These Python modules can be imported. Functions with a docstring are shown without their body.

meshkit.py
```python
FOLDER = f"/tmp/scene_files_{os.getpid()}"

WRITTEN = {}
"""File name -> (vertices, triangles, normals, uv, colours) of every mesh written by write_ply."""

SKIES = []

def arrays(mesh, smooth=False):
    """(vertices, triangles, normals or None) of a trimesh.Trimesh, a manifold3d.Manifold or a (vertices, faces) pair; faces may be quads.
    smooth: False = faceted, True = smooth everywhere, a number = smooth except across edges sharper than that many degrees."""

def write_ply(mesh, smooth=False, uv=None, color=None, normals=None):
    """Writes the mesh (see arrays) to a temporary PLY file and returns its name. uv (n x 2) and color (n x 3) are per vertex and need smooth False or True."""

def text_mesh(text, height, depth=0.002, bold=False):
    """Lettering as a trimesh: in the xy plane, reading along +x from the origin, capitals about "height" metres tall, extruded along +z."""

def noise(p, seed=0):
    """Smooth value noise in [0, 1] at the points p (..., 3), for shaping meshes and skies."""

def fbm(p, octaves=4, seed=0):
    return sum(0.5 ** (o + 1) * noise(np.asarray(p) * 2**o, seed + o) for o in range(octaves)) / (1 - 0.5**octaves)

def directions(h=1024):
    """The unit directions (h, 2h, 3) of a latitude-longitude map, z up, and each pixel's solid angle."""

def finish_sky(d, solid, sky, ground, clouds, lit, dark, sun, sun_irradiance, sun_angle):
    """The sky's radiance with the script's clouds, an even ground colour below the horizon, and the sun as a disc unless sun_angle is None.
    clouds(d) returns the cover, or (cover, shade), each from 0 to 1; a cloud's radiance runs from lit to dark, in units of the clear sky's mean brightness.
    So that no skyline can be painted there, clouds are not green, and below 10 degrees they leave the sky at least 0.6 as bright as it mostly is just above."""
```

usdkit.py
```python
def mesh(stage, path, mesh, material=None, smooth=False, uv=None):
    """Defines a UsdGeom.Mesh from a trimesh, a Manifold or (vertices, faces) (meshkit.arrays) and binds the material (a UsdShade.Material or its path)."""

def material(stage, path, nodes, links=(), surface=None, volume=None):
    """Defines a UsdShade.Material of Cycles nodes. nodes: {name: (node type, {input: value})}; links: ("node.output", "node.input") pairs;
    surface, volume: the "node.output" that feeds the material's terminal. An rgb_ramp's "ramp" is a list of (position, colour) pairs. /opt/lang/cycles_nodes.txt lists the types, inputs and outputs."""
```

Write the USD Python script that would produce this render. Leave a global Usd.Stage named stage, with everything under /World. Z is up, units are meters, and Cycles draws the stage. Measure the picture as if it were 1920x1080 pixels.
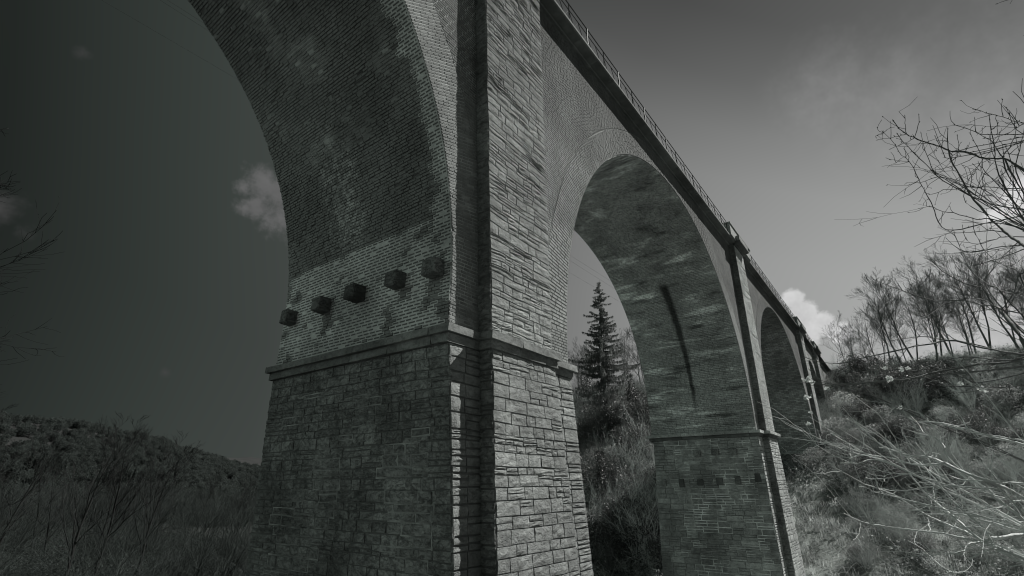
import math, random, json
import numpy as np, trimesh, usdkit
from meshkit import fbm, noise
from shapely.geometry import Polygon, box as sbox, Point
from shapely.ops import unary_union
from pxr import Usd, UsdGeom, UsdLux, UsdShade, Gf, Sdf, Vt

stage = Usd.Stage.CreateInMemory()
UsdGeom.SetStageUpAxis(stage, UsdGeom.Tokens.z)
UsdGeom.SetStageMetersPerUnit(stage, 1.0)
world = UsdGeom.Xform.Define(stage, '/World')
stage.SetDefaultPrim(world.GetPrim())
UsdGeom.Scope.Define(stage, '/World/Looks')

# ------------------------------------------------------------------ camera
CAM = np.array([-8.6577, -6.3848, -3.8815])
RIGHT = np.array([0.59639994, -0.797235, 0.01115955])
DOWN = np.array([0.31138578, 0.22012384, -0.92375482])
FWD = np.array([0.73399319, 0.55440225, 0.38282176])
FPX = 943.12
EXPOSURE = 0.5
cam = UsdGeom.Camera.Define(stage, '/World/camera')
cam.AddTransformOp().Set(Gf.Matrix4d(*RIGHT, 0, *(-DOWN), 0, *(-FWD), 0, *CAM, 1))
cam.CreateHorizontalApertureAttr(36.0)
cam.CreateVerticalApertureAttr(20.25)
cam.CreateFocalLengthAttr(FPX / 1920 * 36)
cam.CreateClippingRangeAttr(Gf.Vec2f(0.1, 20000))
cam.CreateExposureAttr(EXPOSURE)

# ------------------------------------------------------------------ sun and sky
SUN = np.array([2.0, -1.0, 2.3]); SUN = SUN / np.linalg.norm(SUN)
SUN_I = 1.15
SKY_STRENGTH = 0.1
SKYK = 0.80          # overall brightness of the film sky
STONE_V = .315
BWN = 0.15          # brings the physical sky's mean near one
def pt(u, v):       # the direction of a sky point, from its bearing (degrees from +y towards +x) and height
    u, v = math.radians(u), math.radians(v); return (math.sin(u) * math.cos(v), math.cos(u) * math.cos(v), math.sin(v))
BL1 = [(pt(84.0, 18.9), .024), (pt(84.6, 17.2), .034), (pt(86.0, 16.2), .026), (pt(84.2, 15.6), .032), (pt(87.3, 15.0), .022)]
BL2 = [(pt(102.1, 22.9), .030), (pt(103.6, 23.3), .045), (pt(100.9, 22.3), .022), (pt(106.0, 22.0), .07)]
BL3 = [(pt(22.6, 30.4), .040), (pt(24.5, 30.0), .055), (pt(25.0, 27.2), .045), (pt(22.4, 27.6), .028), (pt(27.5, 28.0), .07), (pt(21.2, 27.4), .026), (pt(20.6, 29.2), .020)]
BL4 = [(pt(3.2, 21.2), .045), (pt(0.5, 20.5), .07), (pt(5.3, 20.0), .022), (pt(4.0, 35.3), .015), (pt(18.2, 10.4), .012)]
BL6 = [(pt(92, 37), .10), (pt(97, 34), .13), (pt(103, 31), .14), (pt(111, 30), .18)]
BL5 = [(pt(94.6, 10.0), .10), (pt(98.5, 11.5), .11), (pt(104, 12), .14), (pt(112, 13), .16)]
sun = UsdLux.DistantLight.Define(stage, '/World/sun')
zb = SUN; xb = np.cross([0, 0, 1], zb); xb /= np.linalg.norm(xb); yb = np.cross(zb, xb)
sun.AddTransformOp().Set(Gf.Matrix4d(*xb, 0, *yb, 0, *zb, 0, 0, 0, 60, 1))
sun.CreateIntensityAttr(SUN_I); sun.CreateAngleAttr(0.5); sun.CreateNormalizeAttr(True)
sun.CreateColorAttr(Gf.Vec3f(1.0, 1.0, 0.96))


class NG:
    """a small writer of node graphs: every call adds a node; inputs that are (name, output) pairs become links"""
    def __init__(s): s.n, s.l, s.k = {}, [], 0
    def __call__(s, kind, out, **inp):
        s.k += 1; name = f'n{s.k}'; val = {}
        for a, b in inp.items():
            if isinstance(b, str) and '.' in b: s.l.append((b, f'{name}.{a}'))
            else: val[a] = b
        s.n[name] = (kind, val)
        return f'{name}.{out}'
    def m(s, op, a, b=0.0, c=0.0, clamp=False): return s('math', 'value', math_type=op, value1=a, value2=b, value3=c, use_clamp=clamp)
    def mr(s, v, a, b, c=0.0, d=1.0): return s('map_range', 'result', range_type='smoothstep', value=v, from_min=a, from_max=b, to_min=c, to_max=d, clamp=True)
    def lin(s, v, a, b, c=0.0, d=1.0): return s('map_range', 'result', range_type='linear', value=v, from_min=a, from_max=b, to_min=c, to_max=d, clamp=True)
    def mix(s, f, a, b, t='mix'): return s('mix', 'color', mix_type=t, fac=f, color1=a, color2=b)
    def noise(s, vec, scale, detail=3.0, rough=0.55, dist=0.0): return s('noise_texture', 'fac', vector=vec, scale=scale, detail=detail, roughness=rough, distortion=dist)
    def out(s, name, surf): return usdkit.material(stage, '/World/Looks/' + name, s.n, s.l, surface=surf)


def grey(v, t=.4):
    return (v * (1 - 0.10 * t), v, v * (1 - 0.045 * t))


# sky: the physical sky as red-filtered black and white film sees it: darkest about a right angle from the sun, brighter towards the sun; the side opposite is raised to fill shaded walls; a few small cumulus
g = NG()
sky = g('sky_texture', 'color', sky_type='single_scattering', sun_disc=False, sun_elevation=float(math.asin(SUN[2])), sun_rotation=float(math.atan2(SUN[0], SUN[1])), air_density=1.0, aerosol_density=1.0, ozone_density=1.0, altitude=300.0)
bw = g('rgb_to_bw', 'val', color=sky)
d = g('texture_coordinate', 'generated')
sn = g('separate_xyz', 'x', vector=d).split('.')[0]
X, Y, Z = f'{sn}.x', f'{sn}.y', f'{sn}.z'
def dot(c):
    return g.m('add', g.m('add', g.m('multiply', X, float(c[0])), g.m('multiply', Y, float(c[1]))), g.m('multiply', Z, float(c[2])))
side = dot((0.894, -0.447, 0.0))                                  # along the sun's azimuth
SIDE = [(-1, .50), (-.85, .36), (-.7, .17), (-.58, .06), (-.45, .021), (-.38, .022), (-.3, .034), (-.2, .047), (-.1, .058), (0, .066), (.25, .115), (.5, .19), (.7, .28), (.85, .35), (1, .40)]
ELEV = [(0, .85), (.2, .95), (.35, 1), (.5, 1), (.6, .92), (.66, .76), (.72, .52), (.78, .37), (.9, .29), (1, .26)]
def ramp(f, stops):
    top = max(v for _, v in stops)
    return g.m('multiply', g('rgb_ramp', 'color', fac=f, ramp=[(p, (v / top,) * 3) for p, v in stops]), top)
tone = g.m('multiply', ramp(g.lin(side, -1, 1), [((p + 1) / 2, v) for p, v in SIDE]), ramp(g.lin(dot((.203, -.355, .913)), 0, 1), ELEV))
film = g.m('add', g.m('multiply', g.m('minimum', g.m('multiply', bw, BWN), 2.0), 0.2), 0.8)
tone = g.m('multiply', tone, film)
tint = g.mix(g.lin(side, -.2, .45), (0.82, 1.0, 0.90), (0.985, 1.0, 0.985))
clear = g.mix(1.0, tint, g('combine_xyz', 'vector', x=tone, y=tone, z=tone), 'multiply')
def blob(c, r):
    c = np.array(c, float); c /= np.linalg.norm(c)
    dx, dy, dz = (g.m('subtract', a, float(b)) for a, b in zip((X, Y, Z), c))
    q = g.m('sqrt', g.m('add', g.m('add', g.m('multiply', dx, dx), g.m('multiply', dy, dy)), g.m('multiply', dz, dz)))
    return g.m('subtract', 1.0, g.m('divide', q, float(r)))
def cloud(blobs, amp, lo, hi):
    v = None
    for c, r in blobs:
        b = blob(c, r); v = b if v is None else g.m('maximum', v, b)
    n = g.m('add', g.m('multiply', g.noise(d, 20.0, 8.0, 0.66), 0.75), g.m('multiply', g.noise(d, 75.0, 5.0, 0.65), 0.25))
    return g.mr(g.m('add', v, g.m('multiply', g.m('subtract', n, 0.5), amp)), lo, hi)
CLOUDS = [  # blobs, noise, soft edge, brightness
    (BL1, 1.7, 0.05, 0.45, .56), (BL2, 1.9, 0.0, 0.7, .62), (BL3, 2.6, 0.0, 0.85, .115), (BL4, 2.4, 0.1, 1.4, .052), (BL6, 1.2, -0.2, 2.4, .30), (BL5, 1.2, 0.0, 0.9, .46)]
for bl, amp, lo, hi, lum in CLOUDS:
    shade = g.m('add', 0.72, g.m('multiply', g.noise(d, 34.0, 4.0, 0.6), 0.55))
    lv = g.m('multiply', shade, lum)
    clear = g.mix(g.m('multiply', cloud(bl, amp, lo, hi), 0.9), clear, g('combine_xyz', 'vector', x=lv, y=lv, z=lv))
bg = g('background_shader', 'background', color=g.mix(1.0, clear, (10 * SKYK,) * 3, 'multiply'), strength=SKY_STRENGTH)
sky_mat = g.out('sky', bg)
dome = UsdLux.DomeLight.Define(stage, '/World/sky')
UsdShade.MaterialBindingAPI.Apply(dome.GetPrim()).Bind(sky_mat)

# ------------------------------------------------------------------ writing prims
TAKEN = {}
def numbered(parent, name):
    k = TAKEN.get((parent, name), -1) + 1
    TAKEN[(parent, name)] = k
    return f'{parent}/{name}' + (f'_{k:03d}' if k else '')
def key(prim, label=None, cat=None, group=None, kind=None):
    for k, v in (('label', label), ('category', cat), ('group', group), ('kind', kind)):
        if v: prim.SetCustomDataByKey(k, v)
    return prim
def part(name, mesh, mat, parent='/World', smooth=False, uv=None, **kw):
    p = numbered(str(parent), name)
    pr = usdkit.mesh(stage, p, mesh, mat, smooth=smooth, uv=uv).GetPrim()
    key(pr, **kw)
    return p
def thing(name, label, cat, loc=None, rz=0.0, sc=1.0, group=None, parent='/World', ref=None):
    p = numbered(parent, name)
    x = UsdGeom.Xform.Define(stage, p)
    if loc is not None:
        x.AddTranslateOp().Set(Gf.Vec3d(*map(float, loc))); x.AddRotateZOp().Set(float(rz)); x.AddScaleOp().Set(Gf.Vec3f(*([float(sc)] * 3 if np.ndim(sc) == 0 else map(float, sc))))
    key(x.GetPrim(), label, cat, group)
    if ref:
        x.GetPrim().GetReferences().AddInternalReference(ref); x.GetPrim().SetInstanceable(True)
    return p

# ------------------------------------------------------------------ meshes
QUAD = np.array([[0, 1, 2], [0, 2, 3]])
def tri(quads):
    q = np.asarray(quads); return np.concatenate([q[..., [0, 1, 2]], q[..., [0, 2, 3]]], -2) if q.ndim == 2 else q
def bricks(rects, fmap, proud, gap=.012, ch=.006, base=-.02):
    """one small chamfered block for each rectangle (u0, u1, v0, v1) of a surface; returns vertices (N, 8, 3) and faces of one"""
    r = np.asarray(rects, float); N = len(r)
    gap = np.broadcast_to(np.asarray(gap, float), (N,)); proud = np.broadcast_to(np.asarray(proud, float), (N,))
    out = np.zeros((N, 8, 3))
    for j, (inset, n) in enumerate(((gap / 2, np.full(N, base)), (gap / 2 + ch, proud))):
        u0, u1, v0, v1 = r[:, 0] + inset, r[:, 1] - inset, r[:, 2] + inset, r[:, 3] - inset
        for i, (u, v) in enumerate(((u0, v0), (u1, v0), (u1, v1), (u0, v1))):
            out[:, j * 4 + i] = fmap(u, v, n)
    f = []
    for a in range(4):
        b = (a + 1) % 4; f += [[a, b, b + 4], [a, b + 4, a + 4]]
    f += [[4, 5, 6], [4, 6, 7]]
    return out, np.array(f)
def rough(rects, fmap, proud, gap=.02, amp=.018, base=-.03, warp=.02, n=4, seed=0):
    """one rock-faced stone for each rectangle: an n x n bossed face whose outline wanders a little"""
    r = np.asarray(rects, float); N = len(r)
    gap = np.broadcast_to(np.asarray(gap, float), (N,)); proud = np.broadcast_to(np.asarray(proud, float), (N,))
    t = np.linspace(0, 1, n); out = np.zeros((N, n * n + 4 * (n - 1), 3)); rng = np.random.default_rng(seed)
    tilt = rng.uniform(-1, 1, (N, 3)) * amp * .35
    def wp(u, v):
        q = np.stack([u * 2.3, v * 2.3 + 7.1, np.full_like(u, seed)], -1)
        return u + (noise(q, 3) - .5) * 2 * warp, v + (noise(q, 9) - .5) * 2 * warp
    ring = []
    for j in range(n):
        for i in range(n):
            edge = i in (0, n - 1) or j in (0, n - 1)
            ins = gap / 2 + (.008 if edge else .008)
            u = r[:, 0] + ins + (r[:, 1] - r[:, 0] - 2 * ins) * t[i]; v = r[:, 2] + ins + (r[:, 3] - r[:, 2] - 2 * ins) * t[j]
            u, v = wp(u, v)
            boss = 0 if edge else amp * .55
            h = proud + boss + tilt[:, 0] * (t[i] - .5) + tilt[:, 1] * (t[j] - .5) + rng.normal(0, amp * (.30 if edge else .6), N)
            out[:, j * n + i] = fmap(u, v, h)
    idx = [(i, 0) for i in range(n - 1)] + [(n - 1, j) for j in range(n - 1)] + [(i, n - 1) for i in range(n - 1, 0, -1)] + [(0, j) for j in range(n - 1, 0, -1)]
    for k, (i, j) in enumerate(idx):
        u = r[:, 0] + gap / 2 + (r[:, 1] - r[:, 0] - gap) * t[i]; v = r[:, 2] + gap / 2 + (r[:, 3] - r[:, 2] - gap) * t[j]
        u, v = wp(u, v)
        out[:, n * n + k] = fmap(u, v, np.full(N, base))
    f = []
    for j in range(n - 1):
        for i in range(n - 1):
            a = j * n + i; f += [[a, a + 1, a + n + 1], [a, a + n + 1, a + n]]
    m = len(idx)
    for k in range(m):
        a, b = n * n + k, n * n + (k + 1) % m
        c, e = idx[k][1] * n + idx[k][0], idx[(k + 1) % m][1] * n + idx[(k + 1) % m][0]
        f += [[a, b, e], [a, e, c]]
    return out, np.array(f)
def joined(out, f):
    N, n, _ = out.shape
    return out.reshape(-1, 3), (f[None] + (np.arange(N) * n)[:, None, None]).reshape(-1, 3)
def cat(*ms):
    V, F, o = [], [], 0
    for v, f in ms:
        V.append(np.asarray(v, float)); F.append(np.asarray(f) + o); o += len(v)
    return np.concatenate(V), np.concatenate(F)
def hexa(p):
    """a solid from 8 corners: bottom ring of 4 and top ring of 4"""
    return np.asarray(p, float), np.array([[0, 2, 1], [0, 3, 2], [4, 5, 6], [4, 6, 7]] + [x for a in range(4) for x in ([a, (a + 1) % 4, (a + 1) % 4 + 4], [a, (a + 1) % 4 + 4, a + 4])])
def block(x0, x1, y0, y1, z0, z1):
    return hexa([(x0, y0, z0), (x1, y0, z0), (x1, y1, z0), (x0, y1, z0), (x0, y0, z1), (x1, y0, z1), (x1, y1, z1), (x0, y1, z1)])
def bevelbox(x0, x1, y0, y1, z0, z1, b=.012):
    m = trimesh.creation.box((x1 - x0, y1 - y0, z1 - z0)); c = np.array([(x0 + x1) / 2, (y0 + y1) / 2, (z0 + z1) / 2])
    h = np.array([x1 - x0, y1 - y0, z1 - z0]) / 2
    pts = [(sx * (h[0] - (0 if k == 0 else b)), sy * (h[1] - (0 if k == 1 else b)), sz * (h[2] - (0 if k == 2 else b))) for sx in (-1, 1) for sy in (-1, 1) for sz in (-1, 1) for k in range(3)]
    hull = trimesh.convex.convex_hull(np.array(pts)); return hull.vertices + c, hull.faces
def courses(rng, v0, v1, hmin, hmax):
    z = [v0]
    while z[-1] < v1 - hmin * .8: z.append(z[-1] + rng.uniform(hmin, hmax))
    z = np.array(z); return v0 + (z - v0) * (v1 - v0) / (z[-1] - v0)
def runs(rng, u0, u1, wmin, wmax, first=None):
    """widths of the pieces of one course"""
    u = [u0]
    if first: u.append(u0 + first)
    while u[-1] < u1 - wmin * .6: u.append(u[-1] + rng.uniform(wmin, wmax))
    u = np.array(u)
    if len(u) < 2 or u1 - u0 < wmin * .4: return np.array([u0, u1])
    return u0 + (u - u0) * (u1 - u0) / (u[-1] - u0)
def brickrows(rng, v0, v1, vh, span, uw, jit=.0):
    """running bond; span(v) -> list of (u0, u1) free at height v"""
    out = []; n = int(round((v1 - v0) / vh)); hs = (v1 - v0) / n
    for i in range(n):
        a, b = v0 + i * hs, v0 + (i + 1) * hs
        for (p, q) in span((a + b) / 2):
            if q - p < uw * .3: continue
            x = p - uw * (.5 if i % 2 else 0) - rng.uniform(0, .02)
            while x < q - .01:
                w = uw * (1 + rng.uniform(-jit, jit)); c, e = max(x, p), min(x + w, q)
                if e - c > uw * .18: out.append((c, e, a, b))
                x += w
    return np.array(out)
def tubes(lines, sides=4):
    """lines: list of (points (n, 3), radii (n,)) -> one mesh of tapered tubes"""
    V, F, o = [], [], 0
    ang = np.arange(sides) * 2 * np.pi / sides
    for P, R in lines:
        P = np.asarray(P, float); R = np.asarray(R, float); n = len(P)
        T = np.gradient(P, axis=0); T /= np.maximum(np.linalg.norm(T, axis=1, keepdims=True), 1e-9)
        ref = np.where(np.abs(T[:, 2:3]) > .9, [[1.0, 0, 0]], [[0, 0, 1.0]])
        A = np.cross(T, ref); A /= np.maximum(np.linalg.norm(A, axis=1, keepdims=True), 1e-9); B = np.cross(T, A)
        ring = P[:, None] + R[:, None, None] * (np.cos(ang)[None, :, None] * A[:, None] + np.sin(ang)[None, :, None] * B[:, None])
        V.append(ring.reshape(-1, 3))
        i = np.arange(n - 1)[:, None] * sides; k = np.arange(sides)[None]; k2 = (k + 1) % sides
        a, b, c, e = i + k, i + k2, i + sides + k2, i + sides + k
        F.append(np.concatenate([np.stack([a, b, c], -1).reshape(-1, 3), np.stack([a, c, e], -1).reshape(-1, 3)]) + o)
        if R[-1] > .02 or True:
            F.append(np.array([[(n - 1) * sides, (n - 1) * sides + j, (n - 1) * sides + j + 1] for j in range(1, sides - 1)]) + o)
        o += n * sides
    return np.concatenate(V), np.concatenate(F)
def leaves(P, size, rng, flat=.3, aspect=.55):
    """one small folded leaf (2 triangles pairs) at every point"""
    P = np.asarray(P, float); N = len(P)
    a = rng.normal(size=(N, 3)); a /= np.linalg.norm(a, axis=1, keepdims=True)
    b = np.cross(a, rng.normal(size=(N, 3)) + [0, 0, flat]); b /= np.maximum(np.linalg.norm(b, axis=1, keepdims=True), 1e-9)
    s = np.broadcast_to(np.asarray(size, float), (N,))[:, None] * rng.uniform(.7, 1.3, (N, 1))
    V = np.stack([P - a * s * .5, P + b * s * aspect * .5, P + a * s * .5, P - b * s * aspect * .5], 1)
    f = np.array([[0, 1, 2], [0, 2, 3]])
    return V.reshape(-1, 3), (f[None] + (np.arange(N) * 4)[:, None, None]).reshape(-1, 3)

# ------------------------------------------------------------------ materials
def rnd(g):
    return g.m('fraction', g.m('add', g.m('multiply', g('object_info', 'random'), 7.31), g('geometry', 'random_per_island')))
def masonry(name, base, var=.35, stain=.5, bump=.5, scale=1.0, light=0.0, rough_=.95, streak=None, stain_scale=.45, pits=.0, blot=0.0):
    """stone: a tone for every piece, sooty and damp in broad patches, grain and pits in relief"""
    g = NG(); pos = g('geometry', 'position')
    r = rnd(g)
    v = g.m('add', 1 - var * .5, g.m('multiply', r, var))
    big = g.mr(g.noise(pos, stain_scale, 4, .6), .30, .70, 1 - stain, 1 + stain * .35)
    mid = g.lin(g.noise(pos, 3.1 * scale, 5, .65), .25, .75, .72, 1.22)
    fine = g.lin(g.noise(pos, 34 * scale, 3, .6), .2, .8, .82, 1.15)
    v = g.m('multiply', g.m('multiply', v, big), g.m('multiply', mid, fine))
    if blot: v = g.m('multiply', v, g.mr(g.noise(g('mapping', 'vector', mapping_type='point', vector=pos, scale=(1, 1, 1.6)), 5.5, 6, .72, .8), .36, .58, 1 - blot, 1 + blot * .4))
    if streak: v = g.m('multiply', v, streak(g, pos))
    col = g.mix(1.0, grey(base), g('combine_xyz', 'vector', x=v, y=v, z=v), 'multiply')
    hgt = g.m('add', g.m('multiply', g.noise(pos, 16 * scale, 6, .7), .7), g.m('multiply', g.noise(pos, 60 * scale, 3, .6), .3))
    if pits:
        hgt = g.m('add', hgt, g.m('multiply', g.mr(g.noise(g('mapping', 'vector', mapping_type='point', vector=pos, scale=(1, 1, 2.0)), 7.0, 5, .65, .6), .40, .52), pits))
    nrm = g('bump', 'normal', height=hgt, strength=bump, distance=.03 / scale)
    return g.out(name, g('principled_bsdf', 'BSDF', base_color=col, roughness=rough_, specular_ior_level=.25, normal=nrm))
def coursed(name, base, mortar, bw_, bh, var=.3, stain=.5, bump=.5, msize=.012, streak=None, patch=.0):
    """masonry too far off to pick its pieces apart: joints from the surface's own metres"""
    g = NG(); pos = g('geometry', 'position'); uv = g('attribute', 'vector', attribute='st')
    wob = g.noise(pos, 1.7, 2, .5)
    vec = g.mix(1.0, uv, g.mix(1.0, g('noise_texture', 'color', vector=pos, scale=1.3, detail=2.0), (.05, .03, 0), 'multiply'), 'add')
    b = g('brick_texture', 'color', vector=vec, scale=1.0, brick_width=bw_, row_height=bh, mortar_size=msize, mortar_smooth=.15, bias=0.0, color1=(1 - var,) * 3, color2=(1 + var,) * 3, mortar=(1.0,) * 3)
    fac = b.split('.')[0] + '.fac'
    cell = g('rgb_to_bw', 'val', color=b)
    big = g.mr(g.noise(pos, .4, 4, .6), .30, .70, 1 - stain, 1 + stain * .35)
    mid = g.lin(g.noise(pos, 3.1, 5, .65), .25, .75, .72, 1.22)
    v = g.m('multiply', g.m('multiply', big, mid), cell)
    if streak: v = g.m('multiply', v, streak(g, pos))
    col = g.mix(1.0, grey(base), g('combine_xyz', 'vector', x=v, y=v, z=v), 'multiply')
    mv = g.m('multiply', mid, mortar)
    pt_ = g.mr(g.noise(pos, .55, 4, .6), .48, .62, 1 - patch, 1.0)
    mcol = g.mix(pt_, g.mix(1.0, col, (.75, .75, .75), 'multiply'), g('combine_xyz', 'vector', x=mv, y=mv, z=mv))
    col = g.mix(fac, col, mcol)
    hgt = g.m('add', g.m('multiply', g.m('subtract', 1.0, fac), .8), g.m('multiply', g.noise(pos, 18, 5, .7), .6))
    nrm = g('bump', 'normal', height=hgt, strength=bump, distance=.02)
    return g.out(name, g('principled_bsdf', 'BSDF', base_color=col, roughness=.95, specular_ior_level=.2, normal=nrm))
def plain(name, base, var=.3, sc=4.0, rough_=.9, spec=.3, bump=.0, transl=0.0, t=.4):
    g = NG(); pos = g('geometry', 'position'); r = rnd(g)
    v = g.m('multiply', g.m('add', 1 - var * .5, g.m('multiply', r, var)), g.lin(g.noise(pos, sc, 4, .6), .25, .75, .7, 1.25))
    col = g.mix(1.0, grey(base, t), g('combine_xyz', 'vector', x=v, y=v, z=v), 'multiply')
    kw = {}
    if bump: kw['normal'] = g('bump', 'normal', height=g.noise(pos, sc * 6, 4, .65), strength=bump, distance=.02)
    s = g('principled_bsdf', 'BSDF', base_color=col, roughness=rough_, specular_ior_level=spec, **kw)
    if transl: s = g('mix_closure', 'closure', fac=transl, closure1=s, closure2=g('translucent_bsdf', 'BSDF', color=col))
    return g.out(name, s)

# ------------------------------------------------------------------ ground and hills
def sstep(a, b, x):
    t = np.clip((x - a) / (b - a), 0, 1); return t * t * (3 - 2 * t)
def ground_h(x, y):
    x = np.asarray(x, float); y = np.asarray(y, float)
    base = -9.2 + 0.25 * np.maximum(np.abs(x + 5) - 24, 0) * (x < -5)
    base = np.minimum(base, 14)
    wob = (fbm(np.stack([x / 17, y / 17, 0 * x + 3.3], -1), 4) - .5)
    sx_ = x + wob * 7 - .95 * np.log1p(np.exp(np.clip((y - 52) / 5, -30, 30))) * 5 * sstep(0, 20, x)
    up = .49 * (np.log1p(np.exp(np.clip((sx_ - 29) / 2.5, -30, 30))) * 2.5)
    crest = 24.2 + 1.5 * np.sin(y * .05) + 1.8 * sstep(4, 14, -y)
    up = crest - np.log1p(np.exp(np.clip((crest - up) / 2.0, -30, 30))) * 2.0
    up = np.where(x > 60, up, np.minimum(up, crest))
    h = base + up + wob * 1.2 * sstep(20, 34, x) + (fbm(np.stack([x / 3.1, y / 3.1, 0 * x], -1), 3) - .5) * .7
    # the terrace the photographer and the near trees stand on
    px_ = np.clip(x, -24, .8); dist = np.hypot(x - px_, (y + 9.5))
    w = 1 - sstep(3.2, 7.5, dist)
    h = h * (1 - w) + (-5.5) * w
    return h
def axis(c, near, far, n1, n2):
    a = np.linspace(near[0], near[1], n1); k = np.linspace(0, 1, n2)[1:] ** 2.6
    return np.concatenate([(near[0] - k * (near[0] + far))[::-1], a, near[1] + k * (far - near[1])])
gx, gy = axis(0, (-40, 110), 6000, 190, 36), axis(0, (-60, 120), 6000, 210, 36)
GX, GY = np.meshgrid(gx, gy, indexing='ij'); GZ = ground_h(GX, GY)
far = np.hypot(GX, GY)
GZ = np.where(far > 700, np.minimum(GZ, 15.0), GZ)
nx_, ny_ = GX.shape
ii = (np.arange(nx_ - 1)[:, None] * ny_ + np.arange(ny_ - 1)[None]).ravel()
gf = np.concatenate([np.stack([ii, ii + ny_, ii + ny_ + 1], -1), np.stack([ii, ii + ny_ + 1, ii + 1], -1)])
g = NG(); pos = g('geometry', 'position')
v = g.m('multiply', g.lin(g.noise(pos, .35, 5, .65), .3, .7, .55, 1.35), g.lin(g.noise(pos, 6, 5, .7), .25, .75, .6, 1.35))
gpx = g('separate_xyz', 'x', vector=pos)
basev = g.lin(gpx, 2.0, 30.0, .09, .26)                         # darker valley floor, dry grass on the bank
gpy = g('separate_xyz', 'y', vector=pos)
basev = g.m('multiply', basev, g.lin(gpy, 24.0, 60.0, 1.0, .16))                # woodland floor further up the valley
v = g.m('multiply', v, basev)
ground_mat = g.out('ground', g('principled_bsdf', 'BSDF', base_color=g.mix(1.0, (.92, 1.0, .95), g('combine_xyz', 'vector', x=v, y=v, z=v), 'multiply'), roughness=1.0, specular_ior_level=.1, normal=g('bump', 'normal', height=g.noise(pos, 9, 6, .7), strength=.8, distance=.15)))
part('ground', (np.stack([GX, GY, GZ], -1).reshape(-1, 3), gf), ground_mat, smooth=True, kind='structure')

def hill_h(x, y):
    a = np.exp(-((y - 440) / 120) ** 2) * (40 * (1 - .5 * sstep(130, 330, x)) + 6 * np.sin(x / 45.0))
    b = np.exp(-((y - 900) / 200) ** 2) * 62
    n = fbm(np.stack([x / 90, y / 90, 0 * x], -1), 4) - .5
    return -14 + a * (1 + .35 * n) + b * (1 + .3 * n)
hx, hy = np.linspace(-700, 900, 150), np.linspace(170, 1250, 120)
HX, HY = np.meshgrid(hx, hy, indexing='ij'); HZ = hill_h(HX, HY)
hn = len(hy); ii = (np.arange(len(hx) - 1)[:, None] * hn + np.arange(hn - 1)[None]).ravel()
hf = np.concatenate([np.stack([ii, ii + hn, ii + hn + 1], -1), np.stack([ii, ii + hn + 1, ii + 1], -1)])
hill_mat = plain('hillside', .017, .0, .05)
part('hills', (np.stack([HX, HY, HZ], -1).reshape(-1, 3), hf), hill_mat, smooth=True, kind='structure')

# ------------------------------------------------------------------ the viaduct
S, T, R, W, P_, ZT, GR = 24.367, 2.1636, 10.0, 6.0, 0.331, -0.8657, 0.0237
ZC = 11.02                                    # underside of the cornice
RING = 1.05
def BR(m):
    v = np.array(m[0], float); v[..., 2] += GR * v[..., 0]; return (v, m[1])
PIL = {0: (-1.307, -2.114, .903, .564)}       # left edge at the string course and at the cornice, right edge likewise
def pil_x(k, z, side):
    a = PIL.get(k, (-1.18, -1.10, 1.086, 1.097)); f = (np.asarray(z, float) - ZT) / (ZC - ZT)
    return PIERX[k] + (a[0] + (a[1] - a[0]) * f if side < 0 else a[2] + (a[3] - a[2]) * f)
PIERX = {-1: -S, 0: 0.0, 1: S, 2: 2 * S, 3: 59.6}
ARCH = {-1: (-S / 2, R, 0.0), 0: (S / 2, R, 0.0), 1: (1.5 * S, R, 0.0), 2: (54.9, 3.9, 5.3)}
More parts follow.
